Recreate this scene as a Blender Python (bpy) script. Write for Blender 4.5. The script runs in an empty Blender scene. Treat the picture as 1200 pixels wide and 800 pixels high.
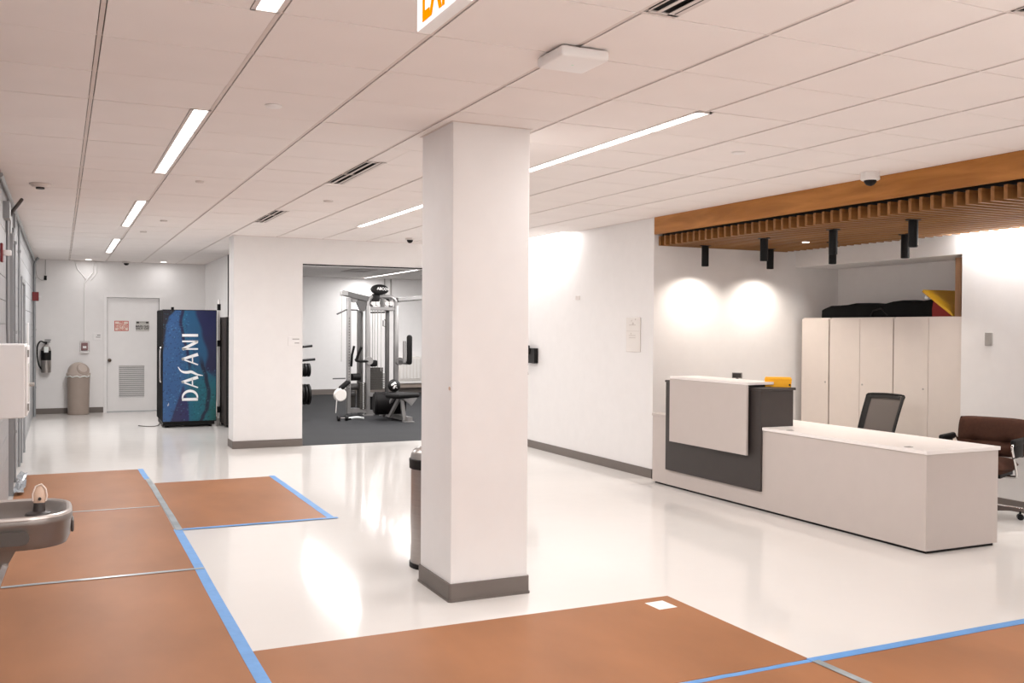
import bpy, bmesh, math, random
from mathutils import Vector, Matrix
random.seed(3)
C = bpy.context.scene.collection
S = bpy.context.scene
PI = math.pi
R = math.radians

# ------------------------------------------------------------------ camera
CH = 1.58238          # eye height
H = 2.7747            # ceiling height
yaw, pitch, roll, FPX = .43932, -.01307, .00657, 1125.84
f_ = Vector((math.sin(yaw)*math.cos(pitch), math.cos(yaw)*math.cos(pitch), math.sin(pitch)))
r_ = Vector((math.cos(yaw), -math.sin(yaw), 0))
u_ = r_.cross(f_)
cr, sr = math.cos(roll), math.sin(roll)
rr = r_*cr + u_*sr
uu = u_*cr - r_*sr
cam = bpy.data.cameras.new('camera')
co = bpy.data.objects.new('camera', cam); C.objects.link(co)
co.matrix_world = Matrix(((rr.x, uu.x, -f_.x, 0), (rr.y, uu.y, -f_.y, 0), (rr.z, uu.z, -f_.z, CH), (0, 0, 0, 1)))
cam.sensor_width = 36; cam.lens = 36*FPX/1200; cam.clip_start = .05; cam.clip_end = 100
S.camera = co

# ------------------------------------------------------------------ world, exposure
w = bpy.data.worlds.new('world'); S.world = w; w.use_nodes = True
w.node_tree.nodes['Background'].inputs[0].default_value = (.8, .85, .9, 1)
w.node_tree.nodes['Background'].inputs[1].default_value = .3
S.view_settings.view_transform = 'Standard'; S.view_settings.look = 'None'
S.view_settings.gamma = 1; S.view_settings.use_curve_mapping = False
S.view_settings.exposure = EXPO = -0.01
S.cycles.use_denoising = True
S.cycles.max_bounces = 10; S.cycles.diffuse_bounces = 6; S.cycles.glossy_bounces = 4
S.cycles.sample_clamp_indirect = 6

LIGHTC = (1.0, .985, .978)
def area(name, x, y, z, sx, sy, power, rot=(0, 0, 0), col=LIGHTC, spread=180):
    l = bpy.data.lights.new(name, 'AREA'); l.shape = 'RECTANGLE'; l.size = sx; l.size_y = sy
    l.energy = power; l.color = col; l.spread = R(spread)
    o = bpy.data.objects.new(name, l); o.location = (x, y, z); o.rotation_euler = rot; C.objects.link(o); return o
LEFT_RUN = [(-3.0, -.56), (1.26, 3.70), (5.52, 8.0), (9.77, 12.35), (14.2, 16.9)]
RIGHT_RUN = [(-4.6, -2.16), (-1.3, 1.14), (4.34, 6.78), (8.63, 11.07)]
GYM_RUN = [(6.5, 18.3, 22.1), (4.1, 13.9, 17.6), (6.5, 13.9, 16.5), (8.4, 15, 19)]
PL, PR, PG = (72, 42, 36, 38, 86), (100, 105, 50, 40), (78, 135, 130, 110)
for (a, b), p in zip(LEFT_RUN, PL): area('linear_lamp', .700, (a+b)/2, H-.004, .07, b-a, p)
for (a, b), p in zip(RIGHT_RUN, PR): area('linear_lamp', 3.195, (a+b)/2, H-.004, .07, b-a, p)
for (x, a, b), p in zip(GYM_RUN, PG): area('gym_lamp', x, (a+b)/2, H-.024, .07, b-a, p)

# ------------------------------------------------------------------ materials
def mat(name, col, rough=.5, metal=0, spec=.5, noise=0, nscale=8, bump=0, bscale=60, emit=None, es=0, coat=0, stretch=(1, 1, 1), alpha=1):
    m = bpy.data.materials.new(name); m.use_nodes = True
    n = m.node_tree; p = n.nodes['Principled BSDF']
    p.inputs['Base Color'].default_value = (*col, 1); p.inputs['Roughness'].default_value = rough
    p.inputs['Metallic'].default_value = metal; p.inputs['Specular IOR Level'].default_value = spec
    p.inputs['Coat Weight'].default_value = coat; p.inputs['Alpha'].default_value = alpha
    if emit: p.inputs['Emission Color'].default_value = (*emit, 1); p.inputs['Emission Strength'].default_value = es
    tc = n.nodes.new('ShaderNodeTexCoord'); mp = n.nodes.new('ShaderNodeMapping'); mp.inputs['Scale'].default_value = stretch
    n.links.new(tc.outputs['Object'], mp.inputs[0])
    nz = n.nodes.new('ShaderNodeTexNoise'); nz.inputs['Scale'].default_value = nscale; nz.inputs['Detail'].default_value = 4
    n.links.new(mp.outputs[0], nz.inputs['Vector'])
    rp = n.nodes.new('ShaderNodeValToRGB'); nn = max(noise, .012)
    rp.color_ramp.elements[0].position = .3; rp.color_ramp.elements[1].position = .7
    rp.color_ramp.elements[0].color = (*[c*(1-nn) for c in col], 1)
    rp.color_ramp.elements[1].color = (*[min(1, c*(1+nn)) for c in col], 1)
    n.links.new(nz.outputs['Fac'], rp.inputs[0]); n.links.new(rp.outputs[0], p.inputs['Base Color'])
    if bump:
        b = n.nodes.new('ShaderNodeBump'); b.inputs['Strength'].default_value = bump; b.inputs['Distance'].default_value = .01
        z = n.nodes.new('ShaderNodeTexNoise'); z.inputs['Scale'].default_value = bscale
        n.links.new(mp.outputs[0], z.inputs['Vector'])
        n.links.new(z.outputs['Fac'], b.inputs['Height']); n.links.new(b.outputs[0], p.inputs['Normal'])
    return m
M = {}
M['paint'] = mat('white_paint', (.81, .79, .78), .55, spec=.3, bump=.03, bscale=120)
M['tile'] = mat('ceiling_tile_white', (.84, .79, .765), .85, spec=.2, noise=.015, nscale=2, bump=.08, bscale=200)
M['bar'] = mat('grid_bar_white', (.68, .60, .56), .5)
M['plenum'] = mat('plenum_dark', (.10, .085, .075), .9)
M['block'] = mat('block_paint', (.37, .375, .385), .5, noise=.03, nscale=3, bump=.25, bscale=90)
M['joint'] = mat('block_joint', (.33, .33, .33), .7)
M['base'] = mat('rubber_base', (.155, .13, .115), .5, noise=.03)
M['rubber'] = mat('rubber_floor', (.026, .026, .028), .75, spec=.15, noise=.12, nscale=1.5, bump=.1)
M['board'] = mat('brown_board', (.335, .152, .073), .45, spec=.08, noise=.13, nscale=1.9, bump=.12, bscale=3, stretch=(1, .5, 1))
M['tape'] = mat('blue_tape', (.115, .30, .62), .55, noise=.06, bump=.2, bscale=30)
M['greytape'] = mat('grey_tape', (.29, .33, .35), .3, spec=.7, noise=.25, nscale=5, bump=.4, bscale=14)
M['silver'] = mat('silver_tape', (.50, .53, .56), .25, metal=.5, noise=.2, nscale=12, bump=.6, bscale=20)
M['paper'] = mat('paper', (.80, .83, .81), .7)
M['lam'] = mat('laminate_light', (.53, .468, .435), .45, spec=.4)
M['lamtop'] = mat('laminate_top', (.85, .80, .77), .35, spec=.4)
M['dark'] = mat('laminate_dark', (.045, .036, .033), .45, spec=.4, noise=.04)
M['black'] = mat('black_plastic', (.008, .007, .007), .5, spec=.25)
M['blackmetal'] = mat('black_metal', (.005, .005, .005), .45, spec=.2)
M['cabinet'] = mat('cabinet_metal', (.69, .62, .57), .4, spec=.4)
M['steel'] = mat('stainless', (.42, .39, .37), .32, metal=.9, noise=.05, nscale=3, stretch=(1, 1, 30))
M['fsteel'] = mat('fountain_steel', (.20, .175, .16), .33, metal=.6, noise=.06, nscale=4)
M['rimsteel'] = mat('rim_steel', (.55, .50, .47), .3, metal=.6)
M['chrome'] = mat('chrome', (.75, .73, .72), .1, metal=1)
M['frame'] = mat('machine_silver', (.26, .25, .245), .4, metal=.4, noise=.03)
M['frame_dark'] = mat('machine_grey', (.095, .09, .088), .45, metal=.3)
M['fabric'] = mat('brown_fabric', (.060, .027, .018), .9, spec=.1, noise=.12, nscale=40, bump=.3, bscale=300)
M['mesh'] = mat('chair_mesh', (.135, .105, .095), .8, noise=.1, nscale=120)
M['vinyl'] = mat('black_vinyl', (.008, .007, .007), .5, spec=.15, bump=.1, bscale=40)
M['white'] = mat('white_plastic', (.82, .80, .79), .4)
M['red'] = mat('red_plastic', (.16, .006, .008), .4)
M['redprint'] = mat('red_print', (.55, .08, .05), .5)
M['pink'] = mat('pale_sign', (.80, .66, .58), .5)
M['greysign'] = mat('grey_sign', (.55, .53, .50), .5)
M['ink'] = mat('dark_ink', (.04, .035, .03), .6)
M['greyink'] = mat('grey_ink', (.35, .33, .31), .6)
M['tan'] = mat('tan_plastic', (.33, .265, .225), .5, noise=.03)
M['tanlid'] = mat('tan_lid', (.47, .39, .34), .35)
M['yellow'] = mat('yellow_plastic', (.95, .45, .005), .45)
M['yellow2'] = mat('yellow_paint', (.62, .33, .005), .5, noise=.05)
M['redcloth'] = mat('red_cloth', (.22, .012, .010), .8)
M['bag'] = mat('black_bag', (.006, .006, .006), .8, spec=.1, noise=.2, nscale=6, bump=.5, bscale=9)
M['plank'] = mat('rough_plank', (.25, .13, .065), .7, noise=.2, nscale=6, stretch=(6, 6, .6))
M['lens'] = mat('lamp_lens', (1, 1, 1), .4, emit=(1, .97, .95), es=6)
M['lens2'] = mat('downlight_lens', (1, 1, 1), .4, emit=(1, .95, .9), es=3)
M['signlit'] = mat('sign_panel_lit', (.2, .19, .18), 1, spec=0, emit=(1, .91, .88), es=.64)
M['orange'] = mat('sign_letters_lit', (.12, .03, .0), 1, spec=0, emit=(1, .24, .0), es=1.0)
M['vent'] = mat('vent_white', (.66, .60, .57), .45)
M['slot'] = mat('vent_slot', (.006, .005, .005), .8)
M['clear'] = mat('clear_cover', (.85, .8, .8), .1, alpha=.16)
M['bottle'] = mat('amber_guard', (.62, .42, .31), .35)
M['alum'] = mat('aluminium_frame', (.30, .31, .32), .4, metal=.3)
M['doorgrey'] = mat('grey_door_paint', (.48, .49, .50), .4)
M['pushbar'] = mat('push_bar_steel', (.085, .07, .062), .4, metal=.4)
M['ledge'] = mat('ledge_white', (.78, .75, .72), .4)
M['acrylic'] = mat('pale_casing', (.76, .715, .675), .25, spec=.6)

def wood(name, c1, c2, stretch):
    m = mat(name, c1, .45, spec=.35, bump=.05, bscale=60, stretch=stretch)
    n = m.node_tree; rp = [x for x in n.nodes if x.type == 'VALTORGB'][0]
    nz = [x for x in n.nodes if x.type == 'TEX_NOISE'][0]; nz.inputs['Scale'].default_value = 3; nz.inputs['Detail'].default_value = 8; nz.inputs['Distortion'].default_value = .6
    rp.color_ramp.elements[0].position = .35; rp.color_ramp.elements[1].position = .68
    rp.color_ramp.elements[0].color = (*c1, 1); rp.color_ramp.elements[1].color = (*c2, 1)
    return m
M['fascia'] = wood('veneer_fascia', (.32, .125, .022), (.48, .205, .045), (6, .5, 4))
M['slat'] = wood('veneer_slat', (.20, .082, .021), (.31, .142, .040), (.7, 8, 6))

# polished floor
def floor_mat():
    m = mat('polished_floor', (.745, .715, .685), .16, spec=.2, noise=.02, nscale=.7)
    n = m.node_tree; p = n.nodes['Principled BSDF']
    tc = n.nodes.new('ShaderNodeTexCoord'); z = n.nodes.new('ShaderNodeTexNoise'); z.inputs['Scale'].default_value = 1.3; z.inputs['Detail'].default_value = 5
    mr = n.nodes.new('ShaderNodeMapRange'); mr.inputs['To Min'].default_value = .075; mr.inputs['To Max'].default_value = .12
    n.links.new(tc.outputs['Object'], z.inputs['Vector']); n.links.new(z.outputs['Fac'], mr.inputs['Value']); n.links.new(mr.outputs[0], p.inputs['Roughness'])
    b = n.nodes.new('ShaderNodeBump'); b.inputs['Strength'].default_value = .06; b.inputs['Distance'].default_value = .01
    z2 = n.nodes.new('ShaderNodeTexNoise'); z2.inputs['Scale'].default_value = 5
    n.links.new(tc.outputs['Object'], z2.inputs['Vector']); n.links.new(z2.outputs['Fac'], b.inputs['Height']); n.links.new(b.outputs[0], p.inputs['Normal'])
    return m
M['floor'] = floor_mat()
def printed_mat():
    m = bpy.data.materials.new('printed_panel'); m.use_nodes = True; n = m.node_tree; p = n.nodes['Principled BSDF']
    a = n.nodes.new('ShaderNodeVertexColor'); a.layer_name = 'print'; n.links.new(a.outputs[0], p.inputs['Base Color'])
    p.inputs['Roughness'].default_value = .3; return m
M['print'] = printed_mat()

# ------------------------------------------------------------------ builder
class B:
    def __init__(s): s.b = bmesh.new()
    def box(s, x0, x1, y0, y1, z0, z1, bev=0, seg=2):
        r = bmesh.ops.create_cube(s.b, size=1)
        vs = r['verts']
        for v in vs:
            v.co = Vector(((x0+x1)/2+v.co.x*(x1-x0), (y0+y1)/2+v.co.y*(y1-y0), (z0+z1)/2+v.co.z*(z1-z0)))
        if bev:
            es = {e for v in vs for e in v.link_edges}
            bmesh.ops.bevel(s.b, geom=list(es), offset=bev, segments=seg, affect='EDGES', profile=.5)
        return s
    def vbox(s, x0, x1, y0, y1, z0, z1, bev, seg=4):   # only vertical edges rounded
        pts = []
        for cx, cy, a0 in ((x1-bev, y1-bev, 0), (x0+bev, y1-bev, 90), (x0+bev, y0+bev, 180), (x1-bev, y0+bev, 270)):
            for k in range(seg+1):
                a = R(a0+90*k/seg); pts.append((cx+bev*math.cos(a), cy+bev*math.sin(a)))
        return s.prism(pts, z0, z1)
    def prism(s, pts, z0, z1, axis='z'):
        def P(a, b, c): return {'z': (a, b, c), 'x': (c, a, b), 'y': (a, c, b)}[axis]
        lo = [s.b.verts.new(P(a, b, z0)) for a, b in pts]; hi = [s.b.verts.new(P(a, b, z1)) for a, b in pts]
        n = len(pts)
        fs = [s.b.faces.new(lo[::-1]), s.b.faces.new(hi)]
        for i in range(n): fs.append(s.b.faces.new((lo[i], lo[(i+1) % n], hi[(i+1) % n], hi[i])))
        bmesh.ops.recalc_face_normals(s.b, faces=fs)
        return s
    def loft(s, rings, cap=True):
        vs = [[s.b.verts.new(p) for p in r] for r in rings]; n = len(rings[0]); fs = []
        for i in range(len(vs)-1):
            for j in range(n): fs.append(s.b.faces.new((vs[i][j], vs[i][(j+1) % n], vs[i+1][(j+1) % n], vs[i+1][j])))
        if cap: fs += [s.b.faces.new(vs[0][::-1]), s.b.faces.new(vs[-1])]
        bmesh.ops.recalc_face_normals(s.b, faces=fs); return s
    def cyl(s, p0, p1, r, n=16, r2=None):
        p0, p1 = Vector(p0), Vector(p1); d = (p1-p0).normalized()
        a = d.orthogonal().normalized(); b = d.cross(a); r2 = r if r2 is None else r2
        return s.loft([[p+(a*math.cos(2*PI*k/n)+b*math.sin(2*PI*k/n))*q for k in range(n)] for p, q in ((p0, r), (p1, r2))])
    def lathe(s, prof, c=(0, 0, 0), n=24):
        return s.loft([[(c[0]+max(r, .0004)*math.cos(2*PI*k/n), c[1]+max(r, .0004)*math.sin(2*PI*k/n), c[2]+z) for k in range(n)] for r, z in prof])
    def tube(s, pts, r, n=10, flat=None):
        pts = [Vector(p) for p in pts]; rings = []; up = None
        for i, p in enumerate(pts):
            d = (pts[min(i+1, len(pts)-1)]-pts[max(i-1, 0)]).normalized()
            if up is None: up = d.orthogonal().normalized()
            up = (up-d*up.dot(d)).normalized(); sd = d.cross(up)
            rings.append([p+(up*math.cos(2*PI*k/n)+sd*math.sin(2*PI*k/n))*r for k in range(n)])
        return s.loft(rings)
    def beam(s, p0, p1, w, h):   # rectangular bar between two points, w sideways, h upright
        p0, p1 = Vector(p0), Vector(p1); d = (p1-p0).normalized()
        up = Vector((0, 0, 1)) if abs(d.z) < .95 else Vector((0, 1, 0))
        sd = d.cross(up).normalized(); up = sd.cross(d)
        return s.loft([[p+sd*a*w/2+up*b*h/2 for a, b in ((-1, -1), (1, -1), (1, 1), (-1, 1))] for p in (p0, p1)])
    def build(s, name, m, parent=None, smooth=False, loc=None, label=None, stuff=False):
        me = bpy.data.meshes.new(name); s.b.to_mesh(me); s.b.free()
        me.materials.append(M[m] if isinstance(m, str) else m)
        if smooth:
            for p in me.polygons: p.use_smooth = True
            try: me.set_sharp_from_angle(angle=R(38))
            except Exception: pass
        o = bpy.data.objects.new(name, me); C.objects.link(o)
        if parent: o.parent = parent
        if loc: o.location = loc
        if label: o['label'] = label
        if stuff: o['kind'] = 'stuff'
        return o
def arc(cx, cy, r, a0, a1, n=8): return [(cx+r*math.cos(R(a0+(a1-a0)*k/n)), cy+r*math.sin(R(a0+(a1-a0)*k/n))) for k in range(n+1)]
def smoothpath(pts, n=6):
    pts = [Vector(p) for p in pts]; out = []
    for i in range(len(pts)-1):
        p0, p1, p2, p3 = pts[max(i-1, 0)], pts[i], pts[i+1], pts[min(i+2, len(pts)-1)]
        for k in range(n):
            t = k/n; out.append(.5*((2*p1)+(p2-p0)*t+(2*p0-5*p1+4*p2-p3)*t*t+(3*p1-p0-3*p2+p3)*t**3))
    return out+[pts[-1]]
def tag(o, label, cat, group=None):
    o['label'] = label; o['category'] = cat
    if group: o['group'] = group
    return o
def thing(name, label, cat, loc, rotz=0, group=None):
    o = bpy.data.objects.new(name, None); C.objects.link(o); o.location = loc; o.rotation_euler = (0, 0, rotz)
    o.empty_display_size = .1
    return tag(o, label, cat, group)
def struct(o): o['kind'] = 'structure'; return o
def dup(root, loc, label=None, rotz=None):
    r = root.copy(); C.objects.link(r); r.location = loc
    if rotz is not None: r.rotation_euler = (0, 0, rotz)
    if label: r['label'] = label
    for ch in list(root.children):
        c = ch.copy(); C.objects.link(c); c.parent = r
        for g in list(ch.children):
            d = g.copy(); C.objects.link(d); d.parent = c
    return r
def text(s, size, depth, name, m, parent, loc, rot, align='CENTER', bold=0, spacing=1.0):
    cu = bpy.data.curves.new(name, 'FONT'); cu.body = s; cu.size = size; cu.extrude = depth; cu.align_x = align; cu.align_y = 'CENTER'
    cu.offset = bold; cu.space_line = .85; cu.space_character = spacing; cu.resolution_u = 3
    t = bpy.data.objects.new('tmp', cu); C.objects.link(t)
    dg = bpy.context.evaluated_depsgraph_get(); me = bpy.data.meshes.new_from_object(t.evaluated_get(dg))
    bpy.data.objects.remove(t); me.materials.clear(); me.materials.append(M[m])
    o = bpy.data.objects.new(name, me); C.objects.link(o); o.parent = parent; o.location = loc; o.rotation_euler = rot
    return o

# ================================================================== STRUCTURE
XL, XR, XA, XN = -.435, 5.70, 7.63, 8.27     # left wall, right wall, alcove back, niche back
YA, YP, YB = 8.60, 12.81, 19.16              # alcove end wall, pier front, corridor back wall
YG, Y0 = 22.4, -5.0
X2 = 2.503                                    # corridor right wall
struct(B().box(XL-.2, XN+.2, Y0-.2, YP, -.1, 0).box(XL-.2, 2.90, YP, YB+.2, -.1, 0).build('floor', 'floor'))
struct(B().box(2.90, 9.4, YP, YG+.2, -.1, .002).build('floor', 'rubber'))
struct(B().box(9.2, 9.4, 12.9, YG, 0, H).build('wall_gym_right', 'paint'))
struct(B().box(2.90, 9.4, YG, YG+.15, 0, H).build('wall_gym_back', 'paint'))
struct(B().box(2.84, 2.915, 13.2, YG, 0, H).build('wall_gym_left', 'paint'))
struct(B().box(5.85, 9.4, 12.81, 12.96, 0, H).build('wall_gym_front', 'paint'))
struct(B().box(XL-.2, XL-.022, Y0, YB+.2, 0, H).build('wall_left', 'joint'))
# back wall with a door hole
DX0, DX1, DZ = .77, 1.68, 2.115
struct(B().box(XL, DX0, YB, YB+.15, 0, H).box(DX1, X2+.1, YB, YB+.15, 0, H).box(DX0, DX1, YB, YB+.15, DZ, H).build('wall_back', 'paint'))
struct(B().box(X2, X2+.1, 16.3, YB+.15, 0, H).box(X2, 2.84, 16.3, 16.4, 0, H).build('wall_corridor_right', 'paint'))
struct(B().box(2.03, 2.926, YP, 13.2, 0, H).box(2.926, 5.3, YP, 13.2, 2.43, H).box(5.3, XR+.15, YP, 13.2, 0, H).build('wall_opening', 'paint'))
struct(B().box(XR, XR+.15, YA, YP, 0, H).build('wall_right', 'paint'))
struct(B().box(XR+.15, XN+.15, YA, YA+.15, 0, H+.3).build('wall_alcove_end', 'paint'))
struct(B().box(XA, XA+.78, Y0, 6.35, 0, H+.3).box(XA, XN+.15, 6.35, YA, 2.31, H+.3).box(XN, XN+.15, 6.35, YA, 0, 2.31).build('wall_alcove_back', 'paint'))
struct(B().box(XL-.2, XA+.8, Y0-.15, Y0, 0, H+.3).build('wall_front', 'paint'))

struct(B().box(2.926, 5.3, YP-.006, YP+.05, 2.418, 2.432).build('trim_1', 'black'))
# ceiling: backing deck, lay-in tiles and grid bars
GX, GY, T = -.4658, 4.3071, .6096
ceil = struct(B().box(XL-.2, XR+.02, Y0, YP+.4, H+.03, H+.1).box(XL-.2, 2.9, YP+.4, YB+.2, H+.03, H+.1).build('ceiling', 'plenum'))
struct(B().box(XR+.02, XN+.2, Y0, YA+.15, H+.30, H+.36).build('ceiling', 'blackmetal'))  # alcove deck coloured black to stand in for the shadow above the slats
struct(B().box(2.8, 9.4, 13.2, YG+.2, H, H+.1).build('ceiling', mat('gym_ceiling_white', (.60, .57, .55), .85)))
# spans that the ceiling slots occupy: (x0, x1, y0, y1)
HOLES = [(.640, .752, a, b) for a, b in LEFT_RUN]+[(3.14, 3.245, a, b) for a, b in RIGHT_RUN]
DIFF = [(3.20, 3.325, 1.25, 2.46), (1.985, 2.125, 1.84, 3.06), (1.985, 2.125, 6.66, 7.84), (1.985, 2.125, 9.90, 11.12)]
HOLES += DIFF
tcache = {}
def tile_mesh(w, l):
    k = (round(w, 3), round(l, 3))
    if k not in tcache:
        b = B().box(-w/2, w/2, -l/2, l/2, 0, .016, 0)
        me = bpy.data.meshes.new('ceiling_tile'); b.b.to_mesh(me); b.b.free(); me.materials.append(M['tile']); tcache[k] = me
    return tcache[k]
def add_tile(x0, x1, y0, y1, z):
    if x1-x0 < .03 or y1-y0 < .03: return
    o = bpy.data.objects.new('ceiling_tile', tile_mesh(x1-x0, y1-y0)); C.objects.link(o); o.parent = ceil
    o.location = ((x0+x1)/2, (y0+y1)/2, z)
gx, gy = .013, .0045
for i in range(0, 10):
    for j in range(-7, 25):
        x0, x1 = max(XL, GX+i*T+gx), (GX+(i+1)*T-gx if i < 9 else XR)
        if i == 9: x1 = XR-.002
        y0, y1 = GY+j*T+gy, GY+(j+1)*T-gy
        if y0 > YP: 
            if i > 4: continue
            if i == 4: x1 = X2
        if y0 < YP < y1 and i >= 4: y1 = YP
        if y1 > YB: y1 = YB
        if y0 >= YB-.05: continue
        # trim against slots running in Y beside a bar
        for hx0, hx1, hy0, hy1 in HOLES:
            if hx1 > x0+.01 and hx0 < x1-.01 and hy1 > y0+.05 and hy0 < y1-.05:
                if (hx0+hx1)/2 > (x0+x1)/2: sx0, sx1 = hx0+.001, x1; x1 = min(x1, hx0)
                else: sx0, sx1 = x0, hx1-.001; x0 = max(x0, hx1)
                add_tile(sx0, sx1, y0, hy0, H); add_tile(sx0, sx1, hy1, y1, H)
        z = H + random.uniform(-.0008, .0008)
        add_tile(x0, x1, y0, y1, z)
# plain run of ceiling behind the viewer
B().box(XL, XR, Y0, GY-7*T, H, H+.02).build('ceiling_panel', 'tile', ceil)
for i in range(0, 11):
    y1 = YP if i > 4 else YB
    if i == 10: continue
    B().box(GX+i*T-.009, GX+i*T+.009, GY-7*T, y1, H+.004, H+.018).build('grid_bar', 'bar', ceil)
for j in range(-7, 25):
    y = GY+j*T
    if y > YB: break
    B().box(XL, XR if y < YP else X2, y-.009, y+.009, H+.003, H+.017).build('grid_bar', 'bar', ceil)
# wall angle
B().box(XR-.02, XR, YA, YP, H-.003, H).box(2.03, XR, YP-.02, YP, H-.003, H).box(XL, X2, YB-.02, YB, H-.003, H).box(XL, XL+.02, 0, YB, H-.003, H).build('wall_angle', 'bar', ceil)

# concrete blocks of the left wall: real courses with raked joints
b = B()
for rrow in range(14):
    z0 = rrow*.2; z1 = min(z0+.194, H)
    if z1-z0 < .03: continue
    y = 2.0 - (.2 if rrow % 2 else 0)
    while y < YB:
        y0_, y1_ = y, min(y+.394, YB)
        skip = False
        if y1_-y0_ > .03: b.box(XL-.022, XL, y0_, y1_, z0, z1)
        y += .4
wl = [o for o in bpy.data.objects if o.name == 'wall_left'][0]
b.build('concrete_block', 'block', wl, stuff=True)
B().box(XL-.022, XL, Y0, 1.8, 0, H).build('wall_panel', 'block', wl)

# baseboards
def bb(name, *bx, h=.10):
    b = B()
    for x0, x1, y0, y1 in bx: b.box(x0, x1, y0, y1, 0, h, .003, 1)
    return struct(b.build(name, 'base'))
bb('baseboard_right', (XR-.012, XR, YA-.012, YP), (XR-.012, XR+.0, YA-.012, YA))
bb('baseboard_alcove', (XR-.012, XA, YA-.012, YA), (XA-.012, XA, Y0, 6.35))
bb('baseboard_opening', (2.018, 2.93, YP-.012, YP), (2.018, 2.03, YP, 13.2), (5.29, XR, YP-.012, YP))
bb('baseboard_back', (XL, DX0-.06, YB-.012, YB), (DX1+.06, X2, YB-.012, YB))
bb('baseboard_corridor', (X2-.012, X2, 16.3, YB))
bb('baseboard_gym', (2.915, 9.2, YG-.012, YG), h=.13)
colx0, colx1, coly0, coly1 = 2.042, 2.535, 5.16, 5.675
col = struct(B().vbox(colx0, colx1, coly0, coly1, 0, H, .006, 2).build('column', 'paint'))
B().vbox(colx0-.012, colx1+.012, coly0-.012, coly1+.012, 0, .105, .018, 4).build('baseboard', 'base', col)
B().vbox(colx0-.017, colx1+.017, coly0-.017, coly1+.017, 0, .012, .02, 4).build('baseboard_toe', 'base', col)
B().box(colx0-.012, colx1+.012, coly0-.012, coly1+.012, H-.004, H-.0005).build('ceiling_angle', 'bar', col)
B().cyl((colx0, coly0+.03, 1.235), (colx0-.004, coly0+.03, 1.235), .011, 10).build('screw_plug', 'bottle', col)

# ================================================================== DOORS
d = struct(bpy.data.objects.new('door_1', None)); C.objects.link(d); d.location = (0, 0, 0)
d['kind'] = 'structure'
B().box(DX0-.05, DX0, YB-.02, YB+.1, 0, DZ+.05).box(DX1, DX1+.05, YB-.02, YB+.1, 0, DZ+.05).box(DX0, DX1, YB-.02, YB+.1, DZ, DZ+.05).build('door_frame', 'white', d)
leaf = B().box(DX0+.004, .97, YB+.03, YB+.075, .012, DZ-.004).box(1.43, DX1-.004, YB+.03, YB+.075, .012, DZ-.004).box(.97, 1.43, YB+.03, YB+.075, .012, .25).box(.97, 1.43, YB+.03, YB+.075, .865, DZ-.004).build('door_leaf', 'white', d)
B().box(.965, .98, YB+.02, YB+.03, .245, .87).box(1.42, 1.435, YB+.02, YB+.03, .245, .87).box(.98, 1.42, YB+.02, YB+.03, .855, .87).box(.98, 1.42, YB+.02, YB+.03, .245, .26).build('louver_frame', 'white', d)
B().box(.97, 1.43, YB+.068, YB+.074, .25, .865).build('louver_backing', 'ink', d)
lv = None
for k in range(16):
    z = .275+k*.0375
    if lv is None:
        bb_ = B(); bb_.prism([(.022, -.012), (.026, -.012), (.064, .016), (.06, .018)], .975, 1.425, 'x')
        lv = bb_.build('louver_blade', 'white', d); lv.location = (0, YB, z)
    else:
        o = lv.copy(); C.objects.link(o); o.location = (0, YB, z)
B().lathe([(.03, 0), (.032, .006), (.012, .01), (.012, .035), (.03, .045), (.034, .06), (.028, .075), (.001, .08)]).build('door_knob', mat('bronze_knob', (.10, .07, .055), .35, metal=.8), d, True, (.815, YB+.03, .957)).rotation_euler = (PI/2, 0, 0)
B().box(.90, 1.145, YB+.024, YB+.03, 1.497, 1.685, .003, 1).build('sign_plate', 'redprint', d, label='red and cream shut off notice')
B().box(.912, 1.133, YB+.0225, YB+.024, 1.509, 1.673).build('sign_face', 'pink', d)
text('FIRE\nSPRINKLER\nSHUT OFF\nVALVE', .048, .0005, 'sign_lettering', 'redprint', d, (1.0225, YB+.0215, 1.588), (PI/2, 0, 0), bold=.0012)
B().box(1.27, 1.50, YB+.024, YB+.03, 1.492, 1.682, .003, 1).build('sign_plate', 'greysign', d, label='grey gas shut off notice')
B().box(1.28, 1.325, YB+.0225, YB+.024, 1.64, 1.672).box(1.445, 1.49, YB+.0225, YB+.024, 1.64, 1.672).build('sign_symbol', 'ink', d)
text('CAUTION', .030, .0005, 'sign_lettering', 'ink', d, (1.385, YB+.0215, 1.655), (PI/2, 0, 0))
text('MAIN GAS\nSHUT OFF', .052, .0005, 'sign_lettering', 'ink', d, (1.385, YB+.0215, 1.562), (PI/2, 0, 0), bold=.0012)

d2 = struct(bpy.data.objects.new('door_2', None)); C.objects.link(d2)
B().box(XL, XL+.036, 12.42, 12.50, 0, 2.15).box(XL, XL+.036, 13.42, 13.50, 0, 2.15).box(XL, XL+.036, 12.50, 13.42, 2.09, 2.15).build('door_frame', 'alum', d2)
B().box(XL, XL+.012, 12.50, 13.42, .01, 2.09).build('door_leaf', 'doorgrey', d2)
B().cyl((XL+.012, 13.3, 1.0), (XL+.06, 13.3, 1.0), .012).cyl((XL+.06, 13.3, 1.0), (XL+.06, 13.18, 1.0), .01).build('door_handle', 'chrome', d2, True)

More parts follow.
